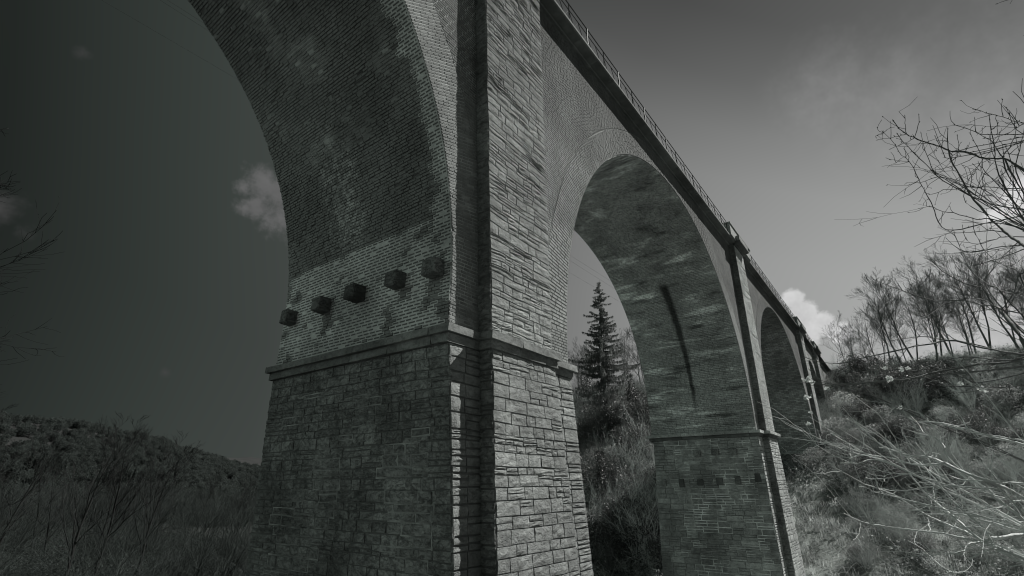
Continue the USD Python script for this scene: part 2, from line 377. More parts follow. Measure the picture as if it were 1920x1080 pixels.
via = thing('viaduct', 'tall stone and brick railway viaduct with high round arches striding up to the bank', 'viaduct')
viap = stage.GetPrimAtPath(via)
NOH = lambda g, pos: 1.0
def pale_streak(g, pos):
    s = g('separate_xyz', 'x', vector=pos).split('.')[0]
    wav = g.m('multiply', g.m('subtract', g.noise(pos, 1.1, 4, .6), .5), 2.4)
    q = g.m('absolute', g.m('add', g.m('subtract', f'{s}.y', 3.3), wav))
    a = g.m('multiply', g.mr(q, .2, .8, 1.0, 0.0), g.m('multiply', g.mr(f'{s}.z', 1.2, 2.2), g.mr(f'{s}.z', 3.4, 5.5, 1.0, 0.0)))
    top = g.mr(f'{s}.z', 5.0, 10.0, 1.0, .62)                      # sooty coat thickens towards the crown
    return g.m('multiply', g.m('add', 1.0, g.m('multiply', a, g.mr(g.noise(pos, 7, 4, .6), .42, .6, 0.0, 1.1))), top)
def drain(g, pos):
    s = g('separate_xyz', 'x', vector=pos).split('.')[0]
    wid = g.lin(f'{s}.z', .9, 7.9, .06, .19)
    q = g.m('divide', g.m('absolute', g.m('add', g.m('subtract', f'{s}.y', 3.1), g.m('multiply', g.m('subtract', g.noise(pos, 2.2, 4, .6), .5), .14))), wid)
    a = g.m('multiply', g.mr(q, .5, 2.0, 1.0, 0.0), g.m('multiply', g.mr(f'{s}.z', .4, 2.4), g.mr(f'{s}.z', 7.75, 8.15, 1.0, 0.0)))
    band = g.mr(g.noise(g('mapping', 'vector', mapping_type='point', vector=pos, scale=(.35, .3, 2.2)), 1.4, 4, .62), .52, .68, 1.0, 2.1)
    dark = g.mr(g.noise(g('mapping', 'vector', mapping_type='point', vector=pos, scale=(.4, .35, 3.0)), 1.1, 4, .62), .30, .46, .4, 1.0)
    return g.m('multiply', g.m('multiply', band, dark), g.m('subtract', 1.0, g.m('multiply', a, .80)))
def top_shade(g, pos):  # painted dimming: the wall colour is darkened with height to shade the top
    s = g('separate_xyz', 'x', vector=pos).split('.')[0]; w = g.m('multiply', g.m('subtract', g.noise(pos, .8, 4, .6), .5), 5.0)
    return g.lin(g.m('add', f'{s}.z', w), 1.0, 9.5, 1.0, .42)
M_STONE = masonry('rock_faced_stone', STONE_V, .26, .30, .75, .9, pits=.5, blot=.22, streak=top_shade)
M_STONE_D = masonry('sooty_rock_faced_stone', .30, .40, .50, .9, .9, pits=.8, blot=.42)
M_DRESS = masonry('dressed_stone', .27, .2, .4, .35, 1.5)
M_BRICK = masonry('facade_brick', .26, .50, .40, .35, 1.6, streak=top_shade, blot=.15)
M_RING = masonry('ring_brick', .32, .35, .30, .4, 1.4, streak=top_shade)
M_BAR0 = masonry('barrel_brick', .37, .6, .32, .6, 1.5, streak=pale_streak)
M_BAR1 = masonry('stained_barrel_brick', .37, .85, .35, .8, 1.5, streak=drain, blot=.30)
M_DARK = masonry('weathered_and_shade_stone', .14, .4, .4, .4, 1.2)  # weathered cornice; its dark tone also paints shade on ledge and hole blocks
M_MORT = masonry('pale_mortar', .72, .0, .40, .3, 1.5)
M_CORB = masonry('old_corbel_stone', .24, .5, .5, 1.0, 1.0, pits=1.0)
M_BAND = masonry('dark_banded_brick', .20, .6, .3, .6, 1.5)
M_POINT2 = masonry('pier_pointing', .66, .0, .65, .4, 1.5, stain_scale=1.6)
M_STONE_2 = masonry('second_pier_stone', .38, .5, .45, .6, .9, blot=.3)
M_STONE_L = masonry('paler_rock_faced_stone', .42, .3, .3, .7, .9, blot=.2)  # paler stone, left without the painted height darkening
M_LEDGE = masonry('pale_ledge_stone', .46, .3, .35, .5, 1.2, blot=.3)
M_COURSE = masonry('string_course_stone', .25, .3, .45, .5, 1.2, blot=.3)
M_JOINT = masonry('dark_joint', .17, 0, .3, .4, 1.5)
M_POINT = masonry('worn_pointing', .40, .0, .55, .4, 1.5, stain_scale=1.3)
M_CORE = coursed('coursed_facade', .27, .17, .42, .145, .28, .35, .6, .014)
M_CORE_B = coursed('coursed_barrel', .28, .10, .4, .15, .35, .4, .6, .014, streak=None)
M_CORE_B1 = coursed('coursed_stained_barrel', .30, .09, .4, .15, .35, .4, .6, .014, streak=drain)
M_PIER2 = coursed('coursed_pier', .26, .45, .8, .28, .3, .4, .7, .025, patch=.8)
M_IRON = plain('rusted_iron', .05, .3, 3.0, .7)

# core of the wall above the string course, its barrels lined apart
X0, X1 = -36.0, 74.0
outline = [(X0, ZC + .1), (X0, ZT)]
bars = {}
for k in (-1, 0, 1, 2):
    xc, r, zs = ARCH[k]; n = 72
    a = np.linspace(np.pi, 0, n + 1)
    c = np.stack([xc + r * np.cos(a), zs + r * np.sin(a)], -1)
    leg = [(xc - r, ZT if k < 2 else -14.0)] ; rleg = [(xc + r, ZT if k < 2 else -14.0)]
    loop = leg + [tuple(q) for q in c] + rleg
    outline += loop; bars[k] = np.array(loop)
outline += [(X1, -14.0 + 0), (X1, ZC + .1)]
wall = Polygon(outline).buffer(0)
tv, tf = trimesh.creation.triangulate_polygon(wall, engine='earcut')
tv = np.asarray(tv); tf = np.asarray(tf)
front = np.stack([tv[:, 0], np.zeros(len(tv)), tv[:, 1]], -1); back = np.stack([tv[:, 0], np.full(len(tv), W), tv[:, 1]], -1)
wm = cat((front, tf), (back, tf[:, ::-1]), block(X0, X1, .0, W, ZC + .1, ZC + .14))
stuv = np.stack([wm[0][:, 0], wm[0][:, 2]], -1)
wallp = part('spandrel_wall', BR(wm), M_CORE, via, uv=stuv)
barp = {}
for k, loop in bars.items():
    n = len(loop); s = np.concatenate([[0], np.cumsum(np.linalg.norm(np.diff(loop, axis=0), axis=1))])
    v = np.concatenate([np.stack([loop[:, 0], np.full(n, y), loop[:, 1]], -1) for y in (0.0, W)])
    i = np.arange(n - 1); f = np.concatenate([np.stack([i, i + 1, i + 1 + n], -1), np.stack([i, i + 1 + n, i + n], -1)])
    barp[k] = part('arch_barrel', BR((v, f)), M_CORE_B1 if k == 0 else M_CORE_B, via, smooth=35, uv=None) if False else None
    u = np.concatenate([np.stack([np.full(n, y), s], -1) for y in (0.0, W)])
    barp[k] = part('arch_barrel', BR((v, f)), M_CORE_B1 if k == 0 else M_CORE_B, via, smooth=True, uv=u)

# piers below the string course and pilasters above it
BAT = {0: (-.055, .07, .05, -.01, .10, .0, 0.0), 1: (.03, .03, .02, .02, .03, .01, -.13)}   # batter: left, right, front, pilaster left, pilaster right
O = .03
def pierplan(k, z):
    bl, br_, by, pl, pr, bb_, ob = BAT.get(k, BAT[1]); d = ZT - z; x = PIERX[k]
    hw = T if k < 3 else 1.3
    return dict(xl=x - hw - O - bl * d, xr=x + hw + O + br_ * d, yf=-O - by * d, yb=W + O + ob + bb_ * d, pl=pil_x(k, ZT, -1) - .02 - pl * d, pr=pil_x(k, ZT, 1) + .02 + pr * d, pf=-P_ - O - by * d)
PIERP, PILP = {}, {}
for k in (-1, 0, 1, 2):
    a, b = pierplan(k, -15.0), pierplan(k, ZT - .3)
    body = hexa([(q['xl'], q['yf'], z) if c == 0 else (q['xr'], q['yf'], z) if c == 1 else (q['xr'], q['yb'], z) if c == 2 else (q['xl'], q['yb'], z) for q, z in ((a, -15.0), (b, ZT - .3)) for c in range(4)])
    pf = hexa([(q['pl'] if c in (0, 3) else q['pr'], q['pf'] if c < 2 else q['yf'] + .05, z) for q, z in ((a, -15.0), (b, ZT - .3)) for c in range(4)])
    pb = hexa([(q['pl'] if c in (0, 3) else q['pr'], q['yb'] - .05 if c < 2 else q['yb'] + P_, z) for q, z in ((a, -15.0), (b, ZT - .3)) for c in range(4)])
    m = cat(body, pf, pb); uvp = np.stack([m[0][:, 0] + m[0][:, 1], m[0][:, 2]], -1)
    PIERP[k] = part('pier', BR(m), M_PIER2 if k else M_JOINT, via, uv=uvp)
for k in (-1, 0, 1, 2, 3):
    zb = ZT if k < 3 else -14.0
    m = []
    for yf, yb in ((-P_, .06), (W - .06, W + P_)):
        m.append(hexa([(pil_x(k, z, -1 if c in (0, 3) else 1), yf if c < 2 else yb, z) for z in (zb, ZC + .1) for c in range(4)]))
    m = cat(*m); PILP[k] = part('pilaster', BR(m), M_CORE, via, uv=np.stack([m[0][:, 0] + m[0][:, 1], m[0][:, 2]], -1))

# ---- bricks and stones
def emit(name, mesh_arr, f, mat, parent, stuff=True, dist=None, limit=300, stuffname=None):
    """the pieces that show largest as prims of their own, the others as one part"""
    v = mesh_arr.copy(); v[..., 2] += GR * v[..., 0]
    c = v.mean(1); dd = np.linalg.norm(c - CAM, axis=1)
    rel = c - CAM; z = rel @ FWD; uu = 960 + FPX * (rel @ RIGHT) / np.maximum(z, .1); vv = 540 + FPX * (rel @ DOWN) / np.maximum(z, .1)
    seen = (z > .1) & (uu > -20) & (uu < 1940) & (vv > -20) & (vv < 1100)
    ext = np.linalg.norm(v.max(1) - v.min(1), axis=1) / dd * seen
    order = np.argsort(-ext)[:limit]; single = np.zeros(len(v), bool); single[order] = seen[order]
    for i in np.nonzero(single)[0]: part(name, (v[i], f), mat, parent)
    rest = v[~single]
    if len(rest): part(stuffname or name + 'work', joined(rest, f), mat, parent, kind='stuff')
def worn(m, amp, seed):
    v = np.array(m[0], float); r_ = np.random.default_rng(seed); return (v + r_.normal(0, amp, v.shape), m[1])
rng = np.random.default_rng(11)
# pier 1 below the course: left face, front strips, pilaster
def leftface(k):
    def fm(u, v, n):
        q = pierplan(k, v); return np.stack([q['xl'] - n, q['yf'] + (q['yb'] - q['yf']) * u / W, v], -1)
    return fm
def strip(k, side):
    def fm(u, v, n):
        q = pierplan(k, v); a, b = (q['xl'], q['pl']) if side < 0 else (q['pr'], q['xr'])
        return np.stack([a + (b - a) * u, q['yf'] - n, v], -1)
    return fm
def pilface(k, wid):
    def fm(u, v, n):
        q = pierplan(k, v); return np.stack([q['pl'] + (q['pr'] - q['pl']) * u / wid, q['pf'] - n, v], -1)
    return fm
def pilside(k):
    def fm(u, v, n):
        q = pierplan(k, v); return np.stack([q['pl'] - n, q['pf'] + (q['yf'] - q['pf']) * u, v], -1)
    return fm
ztop = ZT - .33
def stonerects(rng, z0, z1, hmin, hmax, u0, u1, wmin, wmax, sneck=.55):
    """rough courses; some lengths of a course are broken up into smaller snecked stones"""
    zz = courses(rng, z0, z1, hmin, hmax); out = []
    def split(c, e, a, h, dep):
        w, t = e - c, h - a
        if dep and t > hmin * .95 and rng.random() < sneck:
            m = a + t * rng.uniform(.36, .64); split(c, e, a, m, dep - 1); split(c, e, m, h, dep - 1)
        elif w > max(wmin * 2.0, t * 3.0) and rng.random() < .6:
            m = c + w * rng.uniform(.35, .65); split(c, m, a, h, dep - 1 if dep else 0); split(m, e, a, h, dep - 1 if dep else 0)
        else: out.append((c, e, a, h))
    for a, b in zip(zz[:-1], zz[1:]):
        uu = runs(rng, u0, u1, wmin * 1.1, wmax)
        for c, e in zip(uu[:-1], uu[1:]): split(c, e, a, b, 1)
    return np.array(out)
def ragged(r, a):
    """corner stones that do not end quite flush; every joint a little off its line"""
    lo, hi = r[:, 0].min(), r[:, 1].max(); e0, e1 = r[:, 0] < lo + 1e-6, r[:, 1] > hi - 1e-6
    r += rng.uniform(-.007, .007, r.shape); r[e0, 0] = lo + rng.uniform(-a, a * .3, e0.sum()); r[e1, 1] = hi + rng.uniform(-a * .3, a, e1.sum()); return r
zz0 = -6.6
A = []
r1 = ragged(stonerects(rng, zz0, ztop, .13, .25, 0, W, .30, .95, .22), .03)
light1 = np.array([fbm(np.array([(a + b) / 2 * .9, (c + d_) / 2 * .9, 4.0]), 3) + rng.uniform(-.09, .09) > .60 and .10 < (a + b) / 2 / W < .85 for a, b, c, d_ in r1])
s1, sf = rough(r1, leftface(0), np.where(light1, .018, .016), np.where(light1, .020, .004 + .010 * rng.random(len(r1))), .012, warp=.014, seed=1)
r2 = ragged(stonerects(rng, zz0, ztop, .17, .30, 0, 1, .42, .62), .03); s2, _ = rough(r2, strip(0, -1), .025, .018, .012, warp=.008, seed=2)
r3 = ragged(stonerects(rng, zz0, ztop, .13, .26, 0, 2.25, .24, .70, .30), .03); s3, _ = rough(r3, pilface(0, 2.25), .016, .003 + .010 * rng.random(len(r3)), .011, warp=.012, seed=3)
r4 = stonerects(rng, zz0, ztop, .17, .34, 0, 1, .9, 1.2); s4, _ = rough(r4, pilside(0), .02, .018, .01, warp=.004, seed=4)
r5 = stonerects(rng, zz0, ztop, .17, .34, 0, 1, .45, .6); s5, _ = rough(r5, strip(0, 1), .025, .018, .012, warp=.006, seed=5)
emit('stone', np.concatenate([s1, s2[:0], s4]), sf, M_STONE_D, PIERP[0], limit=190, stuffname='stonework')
emit('stone', np.concatenate([s2, s3, s5]), sf, M_STONE, PIERP[0], limit=110, stuffname='stonework')
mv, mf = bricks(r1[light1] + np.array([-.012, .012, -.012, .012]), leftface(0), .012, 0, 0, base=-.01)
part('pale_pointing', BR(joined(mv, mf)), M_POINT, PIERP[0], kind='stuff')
# pier 2 and 3 below the course
for k in (1, 2):
    z0 = -8.9 if k == 1 else -3.0
    r = stonerects(rng, z0, ztop, .22, .32, 0, W, .4, .95)
    hole = [(5.45, -3.55), (4.4, -3.55), (3.35, -3.53), (2.27, -3.49), (1.3, -3.4), (.28, -3.33)] if k == 1 else []
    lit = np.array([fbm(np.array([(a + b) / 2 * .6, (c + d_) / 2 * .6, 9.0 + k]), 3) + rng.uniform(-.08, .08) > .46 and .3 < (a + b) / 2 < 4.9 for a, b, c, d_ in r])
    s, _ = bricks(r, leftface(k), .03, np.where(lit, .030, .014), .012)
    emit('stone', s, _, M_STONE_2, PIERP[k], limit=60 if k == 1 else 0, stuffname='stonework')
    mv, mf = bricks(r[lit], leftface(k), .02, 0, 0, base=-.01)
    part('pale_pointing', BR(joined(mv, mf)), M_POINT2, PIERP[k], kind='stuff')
    for side, nm in ((-1, strip(k, -1)), (0, pilface(k, 2.2)), (2, pilside(k))):
        w_ = {-1: 1, 0: 2.2, 2: 1}[side]
        r = stonerects(rng, z0, ztop, .2, .34, 0, w_, .5 * w_ if side else .35, .9 * w_ if side else .8)
        s, f_ = rough(r, nm, .03, .02, .018, warp=.01, n=3, seed=20 + side)
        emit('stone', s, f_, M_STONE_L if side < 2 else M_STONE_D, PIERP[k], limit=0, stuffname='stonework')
    if k == 1:
        for i, (y, z) in enumerate(hole):  # added dark blocks stand in for the shade of open putlog holes
            r_ = np.random.default_rng(90 + i); a_, b_, c_ = .17 * r_.uniform(.75, 1.1), .2 * r_.uniform(.75, 1.1), r_.uniform(.04, .12); z += r_.uniform(-.05, .05)
            part('corbel_block', BR(worn(bevelbox(PIERX[1] - T - O - .03 * (ZT - z) - c_, PIERX[1] - T, y - a_, y + a_, z - b_, z + b_, .02), .012, 95 + i)), M_CORB if i in (0, 4) else M_DARK, PIERP[1])
        for (y, z) in [(3.31, -1.99), (2.31, -1.93), (1.35, -1.96)]:
            part('corbel_block', BR(bevelbox(PIERX[1] - T - O - .03 * (ZT - z) - .16, PIERX[1] - T, y - .2, y + .2, z - .17, z + .17, .02)), M_STONE_D, PIERP[1])

# upper pilasters: ledge-bedded rubble on the front, quoins on the side
for k in (0, 1, 2):
    w_ = 2.4 if k == 0 else 2.27
    def pf(u, v, n, k=k, w_=w_):
        a, b = pil_x(k, v, -1), pil_x(k, v, 1); return np.stack([a + (b - a) * u / w_, -P_ - n, v], -1)
    def ps(u, v, n, k=k): return np.stack([pil_x(k, v, -1) - n, -P_ + P_ * u, v], -1)
    r = stonerects(rng, ZT, ZC, .12, .26, 0, w_, .28, 1.0, .5)
    s, f_ = rough(r, pf, .018, .005 + .009 * rng.random(len(r)), .012, warp=.026, n=4 if k == 0 else 3, seed=30 + k)
    emit('stone', s, f_, M_STONE_L if k else M_STONE, PILP[k], limit=150 if k == 0 else 0, stuffname='stonework')
    r = stonerects(rng, ZT, ZC, .3, .5, 0, 1, .9, 1.1)
    s, f_ = rough(r, ps, .012, .012, .006, warp=.004, n=3, seed=40 + k)
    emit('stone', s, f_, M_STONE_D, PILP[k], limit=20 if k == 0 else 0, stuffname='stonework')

# facade brickwork
def fw(u, v, n): return np.stack([u, -n, v], -1)
def free(k, lo, hi):
    xc, r, zs = ARCH[k]
    def fn(z):
        out = []; ro = r + RING * (1 if z > 0 else 0) + .01
        h = math.sqrt(max(ro * ro - (z - zs) ** 2, 0)) if z > zs else r
        L, H = lo(z), hi(z)
        if z > zs and z - zs >= ro: return [(L, H)]
        if xc - h > L: out.append((L, min(xc - h, H)))
        if xc + h < H: out.append((max(xc + h, L), H))
        return out
    return fn
BW, BH = .205, .074
rF0 = brickrows(rng, ZT, ZC - .1, BH, lambda z: [(max(p, -9.0), q) for p, q in free(-1, lambda z: -9.0, lambda z: float(pil_x(0, z, -1)))(z) if q > -9.0], BW, .12)
rF1 = brickrows(rng, ZT, ZC - .1, BH, free(0, lambda z: float(pil_x(0, z, 1)), lambda z: float(pil_x(1, z, -1))), BW, .2)
rF2 = brickrows(rng, ZT, ZC - .1, .11, free(1, lambda z: float(pil_x(1, z, 1)), lambda z: float(pil_x(2, z, -1))), .32, .2)
def noisy(r, base, amp, seed): return base + amp * rng.random(len(r))
s, f_ = bricks(rF0, fw, noisy(rF0, .008, .008, 1), .020, .004); 
mv, mf = bricks(rF0, fw, .004, 0, 0, base=-.01)
part('pale_pointing', BR(joined(mv, mf)), M_POINT, wallp, kind='stuff')
emit('brick', s, f_, M_BRICK, wallp, limit=80, stuffname='brickwork')
s, f_ = bricks(rF1, fw, noisy(rF1, .011, .006, 2), .014, .003); emit('brick', s, f_, M_BRICK, wallp, limit=0, stuffname='brickwork')
s, f_ = bricks(rF2, fw, noisy(rF2, .011, .006, 2), .016, .003); emit('brick', s, f_, M_BRICK, wallp, limit=0, stuffname='brickwork')
# arch rings of radial bricks
for k in (-1, 0, 1):
    xc, r, zs = ARCH[k]
    def rm(u, v, n, xc=xc, r=r, zs=zs): return np.stack([xc + (r + u) * np.cos(v / r), -n, zs + (r + u) * np.sin(v / r)], -1)
    vmax = r * np.pi if k >= 0 else 14.5
    fine = k == -1
    rr = brickrows(rng, 0, vmax, .076 if fine else .095, lambda v: [(0.0, RING + (0 if fine else .12 * (fbm(np.array([v * .9, 3.0, k]), 2) - .5)))], .21 if fine else .26, .3)
    s, f_ = bricks(rr, rm, .016 + (.006 if fine else .010) * rng.random(len(rr)), .020, .004)
    if fine:
        mv, mf = bricks(rr, rm, .012, 0, 0, base=-.01); part('pale_pointing', BR(joined(mv, mf)), M_POINT, wallp, kind='stuff')
    emit('voussoir', s, f_, M_RING, wallp, limit=60 if k == -1 else 0, stuffname='arch_ring')
# barrels
def bmap(k):
    xc, r, zs = ARCH[k]
    def fm(u, v, n):
        v = v + .030 * (fbm(np.stack([u * .55, v * .35, 0 * u + k], -1), 3) - .5); a = np.maximum(v, 0) / r; rr_ = r - n
        return np.stack([xc + rr_ * np.cos(a), u, zs + np.where(v > 0, rr_ * np.sin(a), v)], -1)
    return fm
r0 = brickrows(rng, ZT, 14.5, BH, lambda v: [(0.0, W)], BW, .10)
uc, vc = (r0[:, 0] + r0[:, 1]) / 2, (r0[:, 2] + r0[:, 3]) / 2
fb = fbm(np.stack([uc * .9, vc * .9, 0 * uc + 2], -1), 3); fb2 = fbm(np.stack([uc * 2.2, vc * 2.2, 0 * uc + 5], -1), 3)
band = (vc < 1.56 + .1 * (fb2 - .5)) & (fb2 < .66) & ((uc < 5.85) | (vc < .9))
edge = (uc < .42 + .5 * (fb2 - .5) + .10 * np.maximum(0, vc - 4) ** .8 * .3) & (fb < .72) & (vc > 1.2)
patch_ = (fb > .575) & (vc > 4.2) & (vc < 9.5) & (uc > .9) & (uc < 4.4)
lit = (band | edge) & (rng.random(len(r0)) > .02)
s, f_ = bricks(r0, bmap(-1), np.where(rng.random(len(r0)) < .05, .001, np.where(lit, .022, .010 + .022 * rng.random(len(r0)))), np.where(lit, .034, np.where(patch_, .020, .012)), .006)
emit('brick', s[lit], f_, M_BAND, barp[-1], limit=220, stuffname='brickwork')
emit('brick', s[~lit], f_, M_BAR0, barp[-1], limit=0, stuffname='brickwork')
mv, mf = bricks(r0[lit], bmap(-1), .015, 0, 0, base=-.01); part('pale_pointing', BR(joined(mv, mf)), M_MORT, barp[-1], kind='stuff')
mv, mf = bricks(r0[patch_ & ~lit], bmap(-1), .006, 0, 0, base=-.01); part('grey_pointing', BR(joined(mv, mf)), masonry('grey_pointing', .42, 0, .6, .3, 1.5), barp[-1], kind='stuff')
r0 = brickrows(rng, ZT, 23.0, .10, lambda v: [(0.0, W)], .28, .2)
s, f_ = bricks(r0, bmap(0), .010 + .028 * rng.random(len(r0)), .016, .006)
emit('brick', s, f_, M_BAR1, barp[0], limit=0, stuffname='brickwork')

# corbels that carried the centring, pier 1
for i, y in enumerate((5.55, 4.11, 2.81, 1.48, .37)):
    r_ = np.random.default_rng(60 + i); w_, h_, l_ = .17 + r_.uniform(-.02, .02), r_.uniform(-.02, .02), .37 + r_.uniform(-.05, .03)
    part('corbel_block', BR(worn(bevelbox(-T - l_, -T + .02, y - w_, y + w_, .21 + h_, .56 + h_ * .5, .025), .007, 70 + i)), M_CORB, PIERP[0])
a_ = np.linspace(0, 2 * np.pi, 13)[:-1]
q = np.array([[*bmap(-1)(np.array([3.05 + .07 * math.cos(t) * s_]), np.array([8.1 + .07 * math.sin(t) * s_]), np.array([n_]))[0]] for s_, n_ in ((1, .0), (1, .05), (.62, .05), (.62, .022)) for t in a_])
f = [x for j in range(3) for i in range(12) for x in ([j * 12 + i, j * 12 + (i + 1) % 12, j * 12 + 12 + (i + 1) % 12], [j * 12 + i, j * 12 + 12 + (i + 1) % 12, j * 12 + 12 + i])] + [[36, 36 + i, 36 + i + 1] for i in range(1, 11)]
part('drain_pipe', BR((q, np.array(f))), plain('hole_shade_black', .012, .1, 4.0), barp[-1])  # ring painted black to stand for the dark inside of a weep hole

# string courses of two slabs, cut into stones
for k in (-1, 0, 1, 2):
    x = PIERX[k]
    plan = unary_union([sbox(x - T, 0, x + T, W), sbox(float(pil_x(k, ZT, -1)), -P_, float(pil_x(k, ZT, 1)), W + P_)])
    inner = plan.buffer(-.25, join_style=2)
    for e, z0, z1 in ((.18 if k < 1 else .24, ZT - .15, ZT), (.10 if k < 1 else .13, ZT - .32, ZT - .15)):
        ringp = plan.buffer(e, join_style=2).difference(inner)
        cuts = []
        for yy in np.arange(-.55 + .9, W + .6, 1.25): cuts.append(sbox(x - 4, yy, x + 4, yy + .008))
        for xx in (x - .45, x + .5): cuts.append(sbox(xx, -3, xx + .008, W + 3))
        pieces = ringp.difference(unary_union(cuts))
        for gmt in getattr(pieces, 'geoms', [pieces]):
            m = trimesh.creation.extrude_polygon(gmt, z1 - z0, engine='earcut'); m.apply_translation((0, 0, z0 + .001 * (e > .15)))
            part('course_stone', BR(worn((m.vertices, m.faces), .006, int(1e3 * abs(gmt.centroid.x + 3 * gmt.centroid.y)) % 9999)), M_COURSE if k < 1 else M_LEDGE if e > .2 else M_DARK, PIERP[k])  # on farther piers the dark lower slab paints the shade under the ledge

# cornice, stepping forward round every pilaster
def cornice_run(xa, xb, step):
    n = max(1, int(round((xb - xa) / 1.25))); xs = np.linspace(xa, xb, n + 1)
    prof = [(.05, ZC - .12), (-.09, ZC - .12), (-.11, ZC - .06), (-.09, ZC), (-.14, ZC + .004), (-.40, ZC + .02), (-.44, ZC + .05), (-.44, ZC + .15), (.05, ZC + .15)]
    for a, b in zip(xs[:-1], xs[1:]):
        m = trimesh.creation.extrude_polygon(Polygon(prof), b - a - .006, engine='earcut'); q = m.vertices
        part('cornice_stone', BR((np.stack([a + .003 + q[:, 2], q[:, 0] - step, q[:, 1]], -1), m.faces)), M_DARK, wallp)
edges = []
for k in (0, 1, 2, 3):
    l, r_ = float(pil_x(k, ZC, -1)) - .05, float(pil_x(k, ZC, 1)) + .05
    edges.append((l, r_)); cornice_run(l, r_, P_)
prev = -9.0
for (l, r_) in edges: cornice_run(prev, l, 0.0); prev = r_
cornice_run(prev, X1, 0.0)
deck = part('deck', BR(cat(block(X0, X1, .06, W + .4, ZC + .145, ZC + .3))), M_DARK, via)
for k in (0, 1, 2, 3):
    x = PIERX[k]; h = .78 if k < 3 else .6
    par = part('parapet', BR(bevelbox(x - 2.3, x + (2.9 if k else 1.0), -.52, -.12, ZC + .15, ZC + .15 + h, .02)), M_COURSE, via)
    part('coping_stone', BR(bevelbox(x - 2.36, x + (2.96 if k else 1.06), -.58, -.06, ZC + .15 + h, ZC + .27 + h, .02)), M_COURSE, par)
    part('pilaster_cap', BR(bevelbox(float(pil_x(k, ZC, -1)) - .05, float(pil_x(k, ZC, 1)) + .05, -.74, -.525, ZC + .152, ZC + .5, .02)), M_COURSE, par)

# railings between the parapets
def railing(xa, xb, label):
    t = thing('iron_railing', label, 'railing')
    n = max(1, int(round((xb - xa) / 2.5))); xs = np.linspace(xa, xb, n + 1); y = -.36; z0 = ZC + .15; H = .92
    for x in xs: part('post', BR(bevelbox(x - .024, x + .024, y - .022, y + .022, z0, z0 + H, .006)), M_IRON, t)
    def bar(name, a, b, r=.016): part(name, BR(tubes([(np.array([a, b]), np.array([r, r]))], 4)), M_IRON, t)
    bar('top_rail', (xa, y, z0 + H), (xb, y, z0 + H), .020)
    bar('middle_rail', (xa, y, z0 + .62), (xb, y, z0 + .62)); bar('bottom_rail', (xa, y, z0 + .10), (xb, y, z0 + .10))
    for a, b in zip(xs[:-1], xs[1:]):
        bar('stanchion', ((a + b) / 2, y, z0), ((a + b) / 2, y, z0 + H), .018)
        L = [];  q = np.linspace(a, b, 9)
        for i in range(8):
            u, w = (z0 + .10, z0 + .62) if i % 2 else (z0 + .62, z0 + .10)
            L.append((np.array([(q[i], y + .01, u), (q[i + 1], y + .01, w)]), np.array([.012, .012])))
        part('lattice', BR(tubes(L, 4)), M_IRON, t)
railing(1.1, S - 2.4, 'rusted iron lattice railing on the deck above the large arch with the spruce behind')
railing(S + 3.0, 2 * S - 2.4, 'rusted iron lattice railing on the deck above the second, smaller-looking arch')
railing(2 * S + 3.0, 57.2, 'short iron railing on the deck just before the viaduct meets the bank')

# ------------------------------------------------------------------ plants
M_BARK = plain('dark_bark', .12, .3, 3.0, .9, .2, .4)
M_BARK_G = plain('brown_grey_bark', .14, .35, 4.0, .9, .2, .4)
M_BARK_P = plain('pale_bark', .60, .35, 5.0, .8, .3, .3)
M_BARK_M = plain('grey_bark', .42, .35, 4.0, .9, .2, .4)
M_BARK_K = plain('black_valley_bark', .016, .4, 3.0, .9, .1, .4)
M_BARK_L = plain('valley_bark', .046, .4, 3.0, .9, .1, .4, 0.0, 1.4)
M_LEAF_D = plain('evergreen_leaf', .10, .7, .8, .55, .4, 0, .3)
M_LEAF_M = plain('bramble_leaf', .34, .8, .8, .6, .35, 0, .45)
M_LEAF_P = plain('pale_young_leaf', .40, .7, .8, .6, .3, 0, .45)
M_NEEDLE = plain('spruce_needle', .18, .6, 1.5, .7, .3, 0, .35)
M_GRASS = plain('dry_grass', .42, .8, .6, .9, .1, 0, .5)
M_BRACK = plain('dead_bracken', .40, .8, .6, .9, .1, 0, .45)
M_IVY = plain('ivy_leaf', .030, .7, 1.5, .45, .5, 0, .1)
M_BLOOM = plain('white_blossom', .75, .15, 9.0, .7, .3, 0, .3)
M_FAR = plain('far_wood', .07, .3, .6, 1.0, 0, 0, .5, 1.3)
M_FAR_P = plain('far_pale_wood', .085, .3, .6, 1.0, 0, 0, .5, 1.3)

